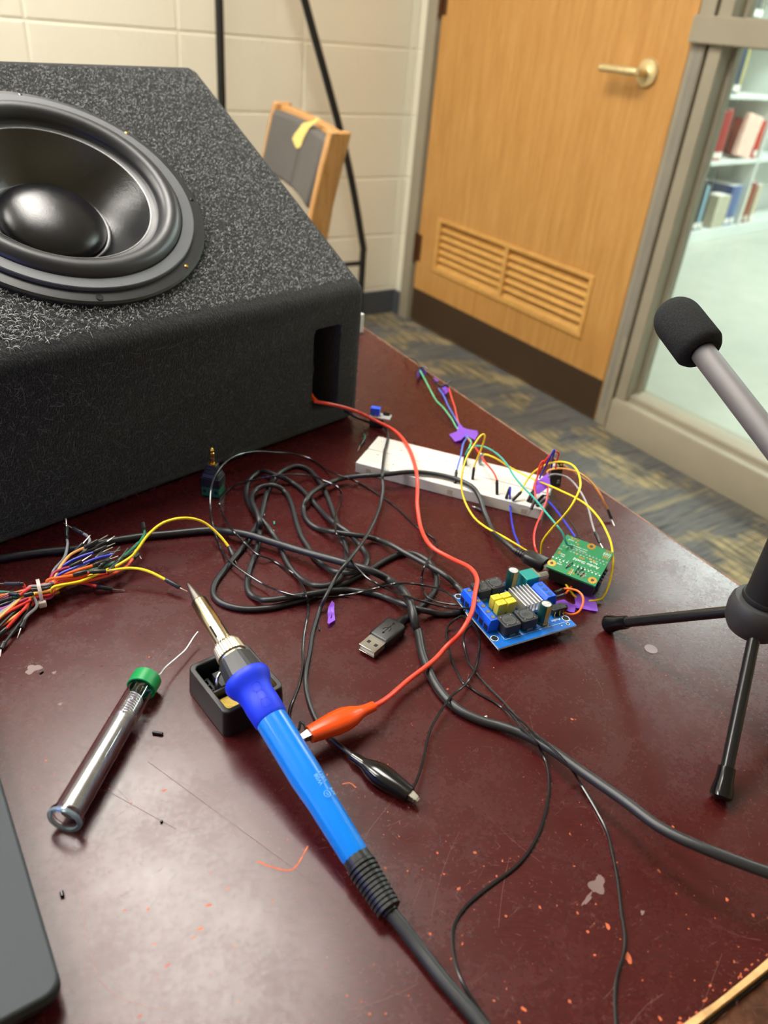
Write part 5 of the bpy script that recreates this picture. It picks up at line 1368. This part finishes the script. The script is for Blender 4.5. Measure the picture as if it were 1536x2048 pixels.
jumper('orange jumper wire arching over the table edge with its loose plug hanging down',
       [(1094, 946, .026), (1099, 940, .029), (1117, 937, .034), (1137, 939, .036), (1160, 947, .034), (1184, 966, .028), (1202, 991, .020), (1209, 1006, .014), (1215, 1018, .008)], 'w_brightorange',
       [((1214.5, 1017, .008), (1223, 1038, .0022), (1229, 1052, .0004))])
jumper('grey jumper wire from the upright tape to the far corner of the green board',
       [(1096, 953, .024), (1104, 949, .027), (1116, 949, .028), (1135, 955, .028), (1152, 971, .027), (1167, 994, .026), (1177, 1018, .025), (1184, 1046, .025), (1190, 1066, .0262)], 'w_grey',
       [((1190, 1065, .0262), (1200, 1086, .0258), (1206, 1096, .0252))])
jumper('short dark blue jumper wire hanging off the front edge of the breadboard',
       [(1019, 975, .0165), (1021, 976, .017), (1020, 990, .013), (1020, 1008, .006), (1023, 1038, .004), (1028, 1065, .004), (1036, 1085, .006), (1040, 1098, .006)], 'w_blue',
       [((1020, 975, .0170), (1012, 997, .0098), None)])
jumper('red jumper wire dropping from under the upright tape to beside the micro USB plug',
       [(1096, 972, .022), (1095, 984, .020), (1093, 1001, .017), (1083, 1028, .011), (1073, 1050, .010), (1068, 1070, .010), (1069, 1090, .009), (1074, 1106, .006)], 'w_red')
jumper('red jumper wire looping up behind the upright tape, plug dangling over the breadboard front',
       [(1071, 999, .017), (1070.5, 986, .020), (1070, 971, .024), (1074.5, 955, .029), (1078, 937, .036), (1083, 925, .041), (1088, 922, .042), (1092, 924, .041), (1094, 933, .036)], 'w_red',
       [((1071, 998, .017), (1062, 1019, .0115), (1056, 1031, .0075))])
jumper('tall red jumper wire loop above the right end of the breadboard',
       [(1066, 982, .0165), (1071, 963, .023), (1083, 935, .036), (1093, 919, .044), (1104, 907, .050), (1112, 903, .0515), (1117.5, 908, .049), (1114, 920, .043), (1111, 936, .034)], 'w_red',
       [((1066, 981, .0168), (1055, 1003, .0098), None)])
jumper('dark blue jumper wire loop rising highest behind the upright tape',
       [(1079, 957, .024), (1083, 948, .028), (1092, 931, .038), (1102, 911, .049), (1108, 900.5, .054), (1109, 902, .054), (1106, 914, .047), (1102.5, 936, .035)], 'w_blue',
       [((1069, 985, .0165), (1060, 1005, .0098), None)])
jumper('thin black jumper wire from the breadboard corner to behind the green board',
       [(1087, 992, .0145), (1092, 991, .015), (1099, 993, .016), (1110, 1004, .018), (1123, 1021, .021), (1139, 1041, .024), (1152, 1061, .0255), (1164, 1080, .0245)], 'w_blackw',
       [((1087, 991, .0145), (1071, 1007, .0105), None)], r=.0006)
jumper('violet blue jumper wire from the breadboard corner to the far edge of the green board',
       [(1090, 999, .013), (1096, 1002, .0145), (1102, 1008, .016), (1113, 1021, .019), (1123, 1035, .021), (1136, 1053, .024), (1151, 1075, .0250)], 'w_blue',
       [((1091, 999, .0130), (1073, 1012, .0100), None)])
jumper('orange jumper wire looping from the terminal to the audio jack of the amplifier board',
       [(1124, 1179, .0105), (1132, 1177, .011), (1142, 1178, .012), (1157, 1183, .0125), (1166, 1195, .0125), (1165, 1211, .011), (1157, 1224, .009), (1145, 1229, .0075), (1135, 1228, .0085), (1128, 1224, .0100), (1122, 1221, .0105)], 'w_orange',
       [((1126, 1178.5, .0105), (1109, 1186, .0125), None)])
jumper('short yellow jumper wire pinched between tape pieces under the green board',
       [(1128, 1163, .006), (1134, 1172, .006), (1140, 1180, .005), (1147, 1190, .003), (1153, 1195, .0015)], 'w_yellow')
jumper('short orange jumper wire crossing under the green board edge',
       [(1145, 1171, .006), (1140, 1177, .0065), (1135, 1183, .007), (1129, 1190, .0095)], 'w_orange', [((1130, 1189, .0095), (1110, 1195, .0120), None)])

# crystal-like metal can standing in the breadboard
c = W(960, 928, .0095); t = thing('crystal', 'small silver metal can standing in the breadboard beside the yellow plug', 'component', c)
mb = MB(); F = frame(c + Zv*.0055, dirv(-17), (Vector((0, 0, 1)) + dirv(73)*.25)); mb.prism(rrect(.0036, .0100, .0015, 4), -.0018, .0018, F); obj('can', mb, M['steel'], t, bevel=.0005)
mb = MB()
for x in (-.0009, .0009): mb.tube([c + dirv(-17)*x + Zv*.002, c + dirv(-17)*x - Zv*.0006], .0003, 6)
obj('lead', mb, M['tin'], t)
# breakout hidden behind the upright tape
c = W(1106, 972, .0095); t = thing('sensor_module', 'small black module with white marking standing behind the upright purple tape', 'component', c)
F = frame(c + Zv*.012, dirv(10), (Zv + dirv(85)*.25)); mb = MB(); mb.prism(rrect(.0100, .0230, .0008, 2), -.0012, .0012, F); bd_ = obj('module_board', mb, M['black'], t, bevel=.0002)
zs_ = 1 if F.col[2].xyz.y < 0 else -1
mb = MB(); vs, fs = glyphs('TR', .0034); mb.add([(y*-zs_ + .0038, x*1 - .0085, zs_*.0013) for x, y in vs], fs, F); obj('lettering', mb, M['silk'], bd_, smooth=False)
mb = MB(); mb.prism(circle(.0012, 14, .003, .0085), zs_*.0012, zs_*.0014, F); obj('gold_pad', mb, M['gold'], bd_, smooth=False)
mb = MB(); mb.lathe([(0, .0026), (.004, .0026), (.0046, .0020)], F @ Vector((-.0026, .0075, zs_*.0012)), F.col[2].xyz*zs_, 18, True, True); obj('metal_cap', mb, mat('pale_cap', lin(196, 198, 196), .4, .5), bd_)

# ------------------------------------------------------------------ purple tape
def tape(label, px, m='tape', zf=lambda x, y: .0006, thick=.00016, sub=True, ridges=()):
    pts = [W(x, y, zf(x, y)) for x, y in px]; c = sum(pts, Vector())/len(pts)
    t = MB(); n = len(pts)
    # fan with a middle ring so that the piece can bulge
    mid = [p.lerp(c, .5) for p in pts]
    czs = W(sum(x for x, y in px)/n, sum(y for x, y in px)/n, zf(sum(x for x, y in px)/n, sum(y for x, y in px)/n))
    mid = []
    for x, y in px:
        mx, my = (x + sum(a for a, b in px)/n)/2, (y + sum(b for a, b in px)/n)/2; mid.append(W(mx, my, zf(mx, my)))
    up = Zv*thick
    vs = pts + mid + [czs]; b = len(vs)
    fs = [(i, (i+1) % n, n+(i+1) % n, n+i) for i in range(n)] + [(n+i, n+(i+1) % n, 2*n) for i in range(n)]
    t.add([p + up for p in vs], fs); t.add(vs, [tuple(reversed(f)) for f in fs])
    t.f += [(i, (i+1) % n, b+(i+1) % n, b+i) for i in range(n)]; t.m += [0]*n
    o = obj('tape_piece', t, M[m], None, base=Vector((c.x, c.y, TZ)), angle=50)
    tag(o, label, 'tape'); return o
tape('bow shaped purple tape holding wires flat behind the breadboard', [(898, 869), (906, 866), (914, 863), (914, 856), (918, 846), (922, 850), (926, 855), (934, 858), (944, 860), (954.5, 861.5), (956, 868), (953, 874), (950.6, 880), (943, 877), (936, 873), (927, 874.5), (922, 880), (909.6, 883.6), (904, 876)],
     zf=lambda x, y: .0007 + .0030*math.exp(-((x-926)/12)**2))
tape('ragged purple tape piece right beside the amplifier board jack', [(1108, 1205), (1114, 1202), (1128, 1199), (1138, 1205), (1146, 1209), (1153, 1208), (1151, 1216), (1149, 1225), (1140, 1224), (1131, 1220), (1118, 1214)], zf=lambda x, y: .0008 + .0022*max(0, (1128-x)/20))
tape('wide purple tape strip flat on the table in front of the green board', [(1147, 1188), (1160, 1186), (1175, 1186), (1189, 1186), (1192, 1200), (1196, 1223), (1182, 1221), (1166, 1218), (1152, 1216), (1150, 1202)], zf=lambda x, y: .0006 + .0008*abs(math.sin(x*.11)))
tape('twisted scrap of purple tape alone on the table left of the USB plug', [(664, 1201), (669, 1207), (668.5, 1218), (669, 1228), (670.5, 1240), (664, 1244), (658, 1248), (655, 1246), (656, 1236), (655, 1226), (657, 1214)], zf=lambda x, y: .0004 + .0030*abs(math.sin((y-1201)*.09)))
tape('dark purple tape scrap at the table edge on the mint green wire', [(833, 754), (834, 744), (838, 738), (843, 732), (848, 737), (854, 746), (848, 752), (842, 748), (838, 755)], m='tape_dark', zf=lambda x, y: .004 + .003*math.sin(x*.4))
tape('purple tape scrap at the table edge between the blue and red wires', [(883, 775), (888, 771), (893, 774), (898, 776), (900, 781), (894, 786), (888, 789), (885, 782)], zf=lambda x, y: .004 + .002*math.sin(x*.5))
tape('tiny lilac tape scrap lying on the table edge', [(865, 757), (869, 756), (876, 761), (875, 764), (869, 763)], zf=lambda x, y: .0008)
# upright flag of tape round the wire bundle
def flag(px):
    t = MB(); q = [W(*p) for p in px]; n = len(q)
    nrm = (q[1]-q[0]).cross(q[2]-q[0]).normalized()*.00016
    t.add(q + [p + nrm for p in q], [tuple(range(n)), tuple(reversed(range(n, 2*n)))] + [(i, (i+1) % n, n+(i+1) % n, n+i) for i in range(n)]); return t
o = obj('tape_piece', flag([(1070, 988, .0185), (1071, 962, .0215), (1076, 959, .0225), (1078, 960, .0225), (1097, 945, .0245), (1099, 957, .0232), (1101, 970, .0215), (1090, 979, .0200), (1079, 987, .0185)]), M['tape'], None, base=W(1085, 985), angle=50)
tag(o, 'upright purple tape flag round the wires at the right end of the breadboard', 'tape')
# black twist of wire and small parts at the far table edge
t = thing('wire_splice', 'thin black wire curling over the far table edge beside the purple scraps', 'wire', W(853, 745))
mb = MB(); mb.tube([W(*p) for p in spline([(810, 717, .002), (816, 716, .006), (823, 717, .008), (832, 722, .008), (838, 729, .007), (842, 735, .006), (851, 744, .004), (860, 752, .003), (868, 759, .003), (876, 766, .004), (880, 772, .006)], 6)], .0006, 8); obj('insulation', mb, M['thinwire'], t)
mb = MB(); mb.tube([W(832, 743, .003), W(838, 741, .005)], .0008, 8); mb.tube([W(838, 735, .006), W(848, 733, .008), W(856, 739, .007)], .0007, 8); obj('insulation_tail', mb, M['thinwire'], t)
t = thing('wire_splice', 'black taped joint where the blue and red wires end at the table edge', 'wire', W(888, 772))
mb = MB(); mb.tube([W(*p) for p in spline([(874, 768, .006), (878, 770, .008), (884, 773, .008), (890, 770, .009), (897, 774, .007)], 5)], .0013, 8); obj('insulation', mb, M['blackmatte'], t)
mb = MB(); mb.tube([W(892, 770, .009), W(902, 762, .012)], .0008, 8); obj('insulation_tail', mb, M['thinwire'], t)

# ------------------------------------------------------------------ small module, loose plugs, offcuts
c = W(752, 851); t = thing('trimmer_module', 'tiny module with blue trimmer and gold pins behind the red lead', 'component', c)
F = frame(Vector((c.x, c.y, TZ)), dirv(-8), dirv(82))
mb = MB(); mb.box((.0005, .002, .0045), (.0135, .010, .009), F); obj('base_block', mb, M['black'], t, bevel=.0006)
mb = MB(); mb.box((.0035, .001, .0100), (.0200, .0110, .0014), F); obj('circuit_board', mb, mat('grey_board', lin(176, 174, 172), .5, var=.3, vscale=900), t)
mb = MB(); mb.box((-.0020, .0015, .0145), (.0090, .0060, .0076), F); obj('trimmer', mb, M['terminal'], t, bevel=.0004)
mb = MB(); mb.box((.0085, .0045, .0125), (.0066, .0026, .0026), F); obj('pin_header', mb, M['black'], t)
mb = MB()
for x in (.0065, .0100): mb.tube([F @ Vector((x, .0045, .0138)), F @ Vector((x, .0045, .0180))], .0005, 6)
obj('gold_pin', mb, M['gold'], t)
mb = MB()
for x in (-.0045, -.0012, .0022): mb.tube([F @ Vector((x, -.0022, .0108)), F @ Vector((x, -.0024, .0122))], .0005, 6)
obj('solder_tab', mb, M['tin'], t)
t = thing('loose_plug', 'short cut off black plug with green wire stub left of the breadboard', 'plug', W(724, 885))
dupont(t, W(729, 877, .0016), W(721, 890, .0014), r=.0012, pin=W(715, 903, .0008))
mb = MB(); mb.tube([W(*p) for p in spline([(727, 868, .003), (730, 872, .003), (729, 878, .0018)], 5)], .0008, 8); obj('wire_stub', mb, M['w_green'], t)
t = thing('loose_plug', 'loose dark plug lying in front of the breadboard under the USB cord', 'plug', W(957, 1018))
dupont(t, W(968, 1023, .0014), W(951, 1015, .0014), r=.0013, pin=W(944, 1012, .001), m=M['darkgrey'])
def bit(label, a, b, r=.0009, m='black', cat='offcut', name='insulation_offcut'):
    mb = MB(); p, q = W(*a, r), W(*b, r); mb.tube([p, p.lerp(q, .05), p.lerp(q, .95), q], [r*.6, r, r, r*.6], 10)
    o = obj(name, mb, M[m], None, base=Vector(((p.x+q.x)/2, (p.y+q.y)/2, TZ))); tag(o, label, cat)
bit('short black insulation offcut between solder tube and iron holder', (305, 1465), (326, 1468), .0009)
bit('tiny black offcut on the pale film patch at the left', (79, 1347), (86, 1342), .0006)
bit('tiny black offcut beside the laptop edge', (123, 1783), (125, 1793), .0009, 'blackgloss')
bit('thin black offcut next to the twisted purple tape scrap', (637, 1250), (639, 1261), .0006)
bit('pinhead sized black crumb below the solder tube', (322, 1642), (324, 1644), .0007)
bit('small teal insulation offcut inside the cable loops', (548.5, 1043), (548.5, 1049), .0006, 'w_teal')
def crumb(label, px, py, r):
    mb = MB(); c = W(px, py, r*.6); rc = random.Random(px)
    mb.lathe([(-r*.6, r*.4), (-r*.3, r), (r*.2, r*.8), (r*.6, r*.3)], c, Zv, 7, True, True, rmul=lambda k, n, s: rc.uniform(.7, 1.2)); o = obj('crumb', mb, M['white'], None, base=W(px, py), smooth=False); tag(o, label, 'crumb')
crumb('white crumb beside the crossing of the USB cord loops', 527, 1029, .0012)
crumb('pale crumb just below the teal offcut', 547, 1061, .0008)
crumb('curled white flake on the table right of the power cord bend', 972, 1433, .0009)
mb = MB(); c = W(1302, 1298, .00015); mb.prism(circle(.0042, 28), -.0001, .0001, frame(c, (1, 0, 0), (0, 1, 0))); o = obj('sticker_dot', mb, M['sticker'], None, base=W(1302, 1298)); tag(o, 'round clear sticker dot on the table between the tripod feet', 'sticker')

# ------------------------------------------------------------------ headphone plug adapter
c = W(427, 986); F = frame(Vector((c.x, c.y, TZ)), dirv(-10), dirv(80))
ad = thing('plug_adapter', 'black headphone plug adapter standing upright on its green screw terminal', 'adapter', Vector((c.x, c.y, TZ)))
mb = MB(); mb.box((0, 0, .0042), (.0148, .0120, .0084), F); g_ = obj('screw_terminal', mb, mat('adapter_green', lin(22, 96, 66), .42), ad, bevel=.0004)
mb = MB()
for x in (-.0047, 0, .0047): mb.prism(circle(.0015, 16), -.0001, .0001, frame(F @ Vector((x, -.0061, .0045)), dirv(-10), Zv))
obj('screw_well', mb, M['hollow'], g_, smooth=False)
mb = MB()
for z0, z1, w0, w1 in ((.0084, .0165, .0160, .0160), (.0168, .0200, .0146, .0128), (.0203, .0232, .0118, .0106), (.0235, .0268, .0096, .0082)):
    mb.ringstack([[(x, y*.82, z0) for x, y in rrect(w0, w0, .0012, 3)], [(x, y*.82, z1) for x, y in rrect(w1, w1, .0012, 3)]], F)
mb.box((0, 0, .018), (.0080, .0070, .018), F)
obj('housing', mb, M['black'], ad, bevel=.0002)
mb = MB(); o_ = F @ Vector((0, 0, .0266)); mb.lathe([(0, .0034), (.0010, .0034), (.0012, .0018), (.0100, .0018), (.0104, .0013), (.0110, .0013), (.0116, .0017), (.0128, .0016), (.0144, .0007), (.0148, 0)], o_, Zv, 20); jk = obj('plug', mb, M['gold'], ad)
for s_a in (.0042, .0072):
    mb = MB(); mb.lathe([(s_a, .00182), (s_a+.0006, .00182)], o_, Zv, 20); obj('insulator_ring', mb, M['blackmatte'], jk)

# ------------------------------------------------------------------ tied bundle of jumper wires
rb = random.Random(21)
tieP = W(80, 1184, .0085)
bdir = (W(200, 1150) - W(-20, 1196)); bdir.z = 0; bdir.normalize(); bside = Vector((-bdir.y, bdir.x, 0))
def slot(i, n):
    # seats in a flattened disc at the tie
    rings = [(0, 1), (.0021, 6), (.0042, 12), (.0062, 18)]
    k = 0
    for rr, m in rings:
        for j in range(m):
            if k == i:
                a = 2*math.pi*j/m + rr*300; return bside*rr*math.cos(a)*1.0 + Zv*rr*math.sin(a)
            k += 1
    return Vector((0, 0, 0))
BW_ = [  # colour, left points, right points, left plug, right plug, label
 ('w_grey', [(-40, 1250, .006)], [(106, 1144, .010), (128, 1116, .010), (135, 1090, .012), (134, 1078, .014)], None, ((134, 1078, .014), (133, 1054, .018), (132, 1036, .021)), 'grey jumper wire of the tied bundle whose plug points straight up, leftmost'),
 ('w_grey', [(-40, 1262, .006)], [(130, 1140, .010), (165, 1105, .012), (179, 1083, .014), (174, 1072, .016), (166, 1067, .017)], None, ((166, 1067, .017), (145, 1056, .019), (127, 1046, .021)), 'grey jumper wire of the tied bundle whose plug bends back left'),
 ('w_brightorange', [(-40, 1270, .006)], [(119, 1136, .013), (137, 1113, .015), (152, 1103, .016), (170, 1095, .017)], None, ((169, 1095, .017), (196, 1081, .019), (216, 1070, .021)), 'orange jumper wire highest at the right end of the tied bundle'),
 ('w_blackw', [(-40, 1226, .008)], [(110, 1146, .012), (135, 1116, .014), (149, 1104, .015)], None, ((149, 1104, .015), (166, 1087, .018), (181, 1070, .020)), 'black jumper wire of the tied bundle beside the uppermost orange wire'),
 ('w_blackw', [(-40, 1290, .005)], [(120, 1150, .010), (160, 1112, .012), (196, 1094, .013)], None, ((193, 1094, .013), (214, 1083, .015), (230, 1072, .016)), 'black jumper wire of the tied bundle just below the uppermost orange plug'),
 ('w_blue', [(-40, 1236, .008)], [(105, 1150, .011), (137, 1125, .013), (165, 1112, .014), (188, 1105, .014)], None, ((187, 1105, .014), (213, 1093, .015), (231, 1086, .016)), 'blue jumper wire, upper of the two in the tied bundle'),
 ('w_blue', [(-40, 1246, .007)], [(115, 1152, .013), (150, 1135, .014), (187, 1119, .014), (216, 1111, .013), (226, 1108, .013)], None, ((188, 1119, .0125), (218, 1105, .013), (241, 1100, .014)), 'blue jumper wire, lower of the two in the tied bundle'),
 ('w_magenta', [(-40, 1216, .008)], [(105, 1148, .013), (125, 1138, .014), (141, 1134, .0145)], None, ((140, 1134, .0145), (164, 1122, .016), (184, 1109, .017)), 'magenta jumper wire in the middle of the tied bundle'),
 ('w_orange', [(-40, 1200, .009)], [(115, 1155, .012), (150, 1142, .013), (186, 1131, .013)], None, ((186, 1131, .013), (213, 1121, .013), (236, 1112, .013)), 'orange jumper wire in the middle of the tied bundle ending below the blue wires'),
 ('w_green', [(-30, 1182, .010)], [(140, 1150, .009), (219, 1130, .010), (262, 1100, .011), (280, 1083, .012), (289, 1066, .013), (287, 1057, .015)], None, ((287.5, 1058, .015), (285, 1045, .018), None), 'green jumper wire of the tied bundle rising to a black plug near the subwoofer'),
 ('w_yellow', [(-40, 1206, .007)], [(150, 1160, .009), (219, 1138, .011), (259, 1116, .013), (274, 1100, .016), (297, 1069, .022), (328, 1045, .026), (369, 1036, .026), (406, 1044, .020), (437, 1069, .011), (458, 1094, .004)], None, ((458, 1094, .004), (467, 1113, .0022), (473, 1128, .001)), 'long yellow jumper wire of the tied bundle arching over to the cable loops'),
 ('w_yellow', [(67, 1187, .015)], [(108, 1174, .016), (160, 1163, .013), (200, 1147, .012), (241, 1138, .012), (272, 1137, .012), (300, 1144, .011), (332, 1160, .008)], ((66, 1187, .0155), (48, 1191, .0155), None), ((331, 1159, .008), (359, 1175, .0062), (375, 1183, .006)), 'yellow jumper wire of the tied bundle reaching to the soldering iron tip'),
 ('w_red', [(12, 1258, .004), (50, 1216, .010)], [(120, 1168, .009), (150, 1166, .006), (170, 1167, .005), (195, 1173, .004)], ((14, 1256, .004), (-8, 1275, .003), None), ((194, 1173, .004), (225, 1178, .0022), (250, 1181, .001)), 'red jumper wire lowest at the right side of the tied bundle, pin on the table'),
 ('w_redorange', [(-40, 1228, .009)], [(110, 1169, .012), (156, 1166, .010), (219, 1150, .009), (250, 1135, .009), (266, 1117, .009)], None, ((266, 1117, .009), (277, 1108, .009), (283, 1118, .008)), 'red orange jumper wire curving along the lower right side of the tied bundle'),
 ('w_orange', [(-40, 1180, .010)], [(94, 1162, .016), (120, 1155, .016), (149, 1150, .016)], None, ((147, 1150, .016), (174, 1143, .0165), (196, 1138, .017)), 'bright orange jumper wire lying on top of the tied bundle'),
 ('w_redorange', [(46, 1168, .0155)], [(120, 1160, .014), (160, 1155, .013), (181, 1144, .0150)], ((47, 1168, .0155), (9, 1167, .0155), (-8, 1167, .0155)), ((180, 1144, .0155), (212, 1142, .0155), (241, 1141, .0155)), 'red orange jumper wire on top of the bundle, plug left of the zip tie'),
 ('w_red', [(40, 1190, .0125), (60, 1176, .0150)], [(130, 1164, .012), (170, 1156, .012), (219, 1145, .011)], ((40, 1189, .0125), (19, 1187, .012), (-6, 1198, .011)), ((215, 1146, .011), (236, 1122, .012), (256, 1096, .012)), 'red jumper wire through the zip tie with a plug at the left picture edge'),
 ('w_green', [(24, 1196, .010), (60, 1182, .013)], [(120, 1158, .010), (200, 1135, .011)], ((24, 1196, .0105), (-2, 1204, .009), None), ((198, 1135, .0115), (218, 1117, .013), (240, 1093, .013)), 'green jumper wire of the tied bundle ending in a plug left of the zip tie'),
 ('w_red', [(53, 1232, .004), (59, 1215, .006), (70, 1200, .008)], [(120, 1170, .008), (180, 1158, .007), (240, 1128, .008)], ((53, 1231, .004), (42, 1256, .0026), (34, 1277, .0006)), ((236, 1130, .008), (254, 1106, .010), (276, 1083, .011)), 'red jumper wire with its plug pointing down below the zip tie'),
 ('w_grey', [(34, 1254, .003), (56, 1230, .005), (74, 1209, .007)], [(125, 1160, .008), (190, 1140, .009), (245, 1118, .009)], ((36, 1252, .003), (22, 1268, .002), (17, 1275, .0006)), ((243, 1118, .0095), (268, 1102, .010), (283, 1090, .010)), 'grey jumper wire leaving the tied bundle beside the downward red plug'),
 ('w_blackw', [(6, 1290, .003), (30, 1258, .004), (60, 1215, .006)], [(125, 1154, .009), (190, 1120, .012)], ((9, 1284, .003), (2, 1298, .002), (0, 1314, .0006)), ((188, 1120, .0125), (205, 1104, .014), (226, 1094, .014)), 'black jumper wire hanging lowest at the left of the tied bundle'),
 ('w_brightorange', [(-20, 1262, .004), (20, 1240, .005), (60, 1208, .007)], [(95, 1190, .006), (108, 1187, .004), (118, 1184, .003)], None, None, 'orange jumper wire of the tied bundle cut short just right of the zip tie'),
 ('w_red', [(-20, 1250, .006), (20, 1222, .008), (58, 1202, .010)], [(120, 1168, .010), (170, 1160, .009)], None, ((168, 1160, .009), (190, 1152, .009), None), 'red jumper wire of the tied bundle spreading to the left picture edge'),
 ('w_magenta', [(-20, 1226, .007), (20, 1212, .008), (58, 1196, .010)], [(120, 1160, .009), (160, 1140, .010)], None, ((160, 1140, .010), (180, 1128, .011), None), 'dark magenta jumper wire of the tied bundle at the left picture edge'),
]
NB = len(BW_)
for i, (mc, L_, R_, lpug, rpug, lab) in enumerate(BW_):
    so_ = slot(i, NB)
    near = [tieP + so_ - bdir*.006, tieP + so_, tieP + so_ + bdir*.006]
    pts = [W(*p) for p in L_] + near + [W(*p) for p in R_]
    for p in pts: p.z = max(p.z, TZ + .0009)
    t = thing('jumper_wire', lab, 'wire', Vector((tieP.x, tieP.y, TZ)), 'jumper wires in the tied bundle')
    mb = MB(); mb.tube([Vector(p) for p in spline([tuple(p) for p in pts], 7)], .00096, 8); obj('insulation', mb, M[mc], t)
    for pg in (lpug, rpug):
        if pg: dupont(t, W(*pg[0]), W(*pg[1]), r=.0015, pin=W(*pg[2]) if pg[2] else None)
zt_ = thing('zip_tie', 'pale nylon zip tie round the jumper wire bundle', 'zip tie', Vector((tieP.x, tieP.y, TZ)))
mb = MB(); lo_ = []
for k in range(29):
    a = 2*math.pi*k/28; q = tieP + bside*.0078*math.cos(a) + Zv*.0078*math.sin(a); q.z = max(q.z, TZ+.0007); lo_.append(q)
for a, b in zip(lo_[:-1], lo_[1:]):
    out = ((a+b)/2 - tieP).normalized(); mb.box((0, 0, 0), ((b-a).length*1.12, .0022, .0011), frame((a+b)/2, b-a, bdir))
obj('strap', mb, M['ziptie'], zt_, bevel=.0002)
hd = tieP - bside*.0082 - Zv*.0030
mb = MB(); mb.box((0, 0, 0), (.0042, .0046, .0044), frame(hd, bside, bdir)); obj('head', mb, M['ziptie'], zt_, bevel=.0007)

# ------------------------------------------------------------------ microphone on its small tripod
f1, f2 = W(1212, 1258), W(1437, 1603)
f1.z = f2.z = TZ
mid_ = (f1+f2)/2; ev = (f2-f1).normalized(); pv = Vector((-ev.y, ev.x, 0))
tc = mid_ + pv*.32*(f2-f1).length
f3 = tc + pv*(tc-f1).length
tp = thing('tripod', 'black mini tripod stand at the right edge of the table', 'tripod', tc)
def tpz(z): return tc + Zv*z
mb = MB(); mb.lathe([(.0600, .008), (.0612, .0135), (.0660, .0162), (.0740, .0170), (.0790, .0164), (.0815, .0150), (.0820, .0118)], tc - Zv*.0045, Zv, 40, True, True); hub = obj('hub', mb, M['tripod_hub'], tp)
mb = MB(); mb.lathe([(.0820, .0118), (.0832, .0122), (.0850, .0118), (.0850, .0106)], tc - Zv*.0045, Zv, 40, True, True); obj('hub_ring', mb, M['blackmatte'], hub)
mb = MB(); mb.lathe([(.0790, .0108), (.132, .0106), (.1335, .0092)], tc, Zv, 36, True, True); stem = obj('stem', mb, M['blackmatte'], tp)
for fpt in (f1, f2, f3):
    dirh = (fpt - tc); dirh.z = 0; dirh.normalize()
    a, b = tc + dirh*.0105 + Zv*.0625, fpt - dirh*.0015 + Zv*.0055
    mb = MB(); mb.tube([a, b], .0034, 18); lg = obj('leg', mb, M['tripod'], tp)
    ax = (b-a).normalized(); mb = MB(); mb.lathe([(-.0120, .0036), (-.0118, .0044), (-.0050, .0046), (.0010, .0058), (.0035, .0058), (.0052, .0040), (.0056, .0010)], b - ax*.0015, ax, 24, True, True); obj('rubber_foot', mb, M['blackgloss'], lg)
# microphone: gripped above the stem, leaning away over the table
J = tpz(.1465)
C1 = D(1404, 703, .452)             # axis point at the open end of the foam
mdv = (C1 - J).normalized()
mic = thing('microphone', 'slim grey microphone with black foam windscreen on the mini tripod', 'microphone', J)
Lm = (C1-J).length
mb = MB(); mb.lathe([(-.050, .0056), (-.046, .0071), (Lm+.010, .0071), (Lm+.012, .0062)], J, mdv, 40, True, True); obj('body', mb, M['micbody'], mic)
mb = MB(); R0 = .0144; LF = .0425
prof = [(-.0005, .0071), (-.0010, .0100), (.0006, .0128), (.0035, R0)] + [(LF - R0*1.02 + R0*1.02*math.sin(math.pi/2*k/10), max(.0001, R0*math.cos(math.pi/2*k/10)**.8)) for k in range(11)]
mb.lathe(prof, C1, mdv, 48); obj('windscreen', mb, M['foam'], mic, angle=80)
mb = MB(); mb.lathe([(Lm-.0012, .0073), (Lm-.0004, .0073)], J, mdv, 40); obj('collar_ring', mb, M['blackgloss'], mic)
sdv = mdv.cross(Zv).normalized()
mb = MB()
ring = []
for k in range(23):
    a = math.radians(-60 + 300*k/22) + math.pi; ring.append((math.cos(a), math.sin(a)))
uz = sdv.cross(mdv)
for s0, s1 in ((-.009, .009),):
    rings = [[J + mdv*s + (sdv*x + uz*y)*rr for x, y in ring] for s, rr in ((s0, .0074), (s0, .0096), (s1, .0096), (s1, .0074))]
    n_r = len(ring); vs = [p for r in rings for p in r]; mb.add(vs, [(k*n_r+i, k*n_r+i+1, ((k+1) % 4)*n_r+i+1, ((k+1) % 4)*n_r+i) for k in range(4) for i in range(n_r-1)])
mb.tube([J - uz*.0098, J - uz*.0100 - Zv*.0008, tpz(.1325)], [.0022, .0050, .0080], 16)
obj('clip', mb, M['blackmatte'], tp)
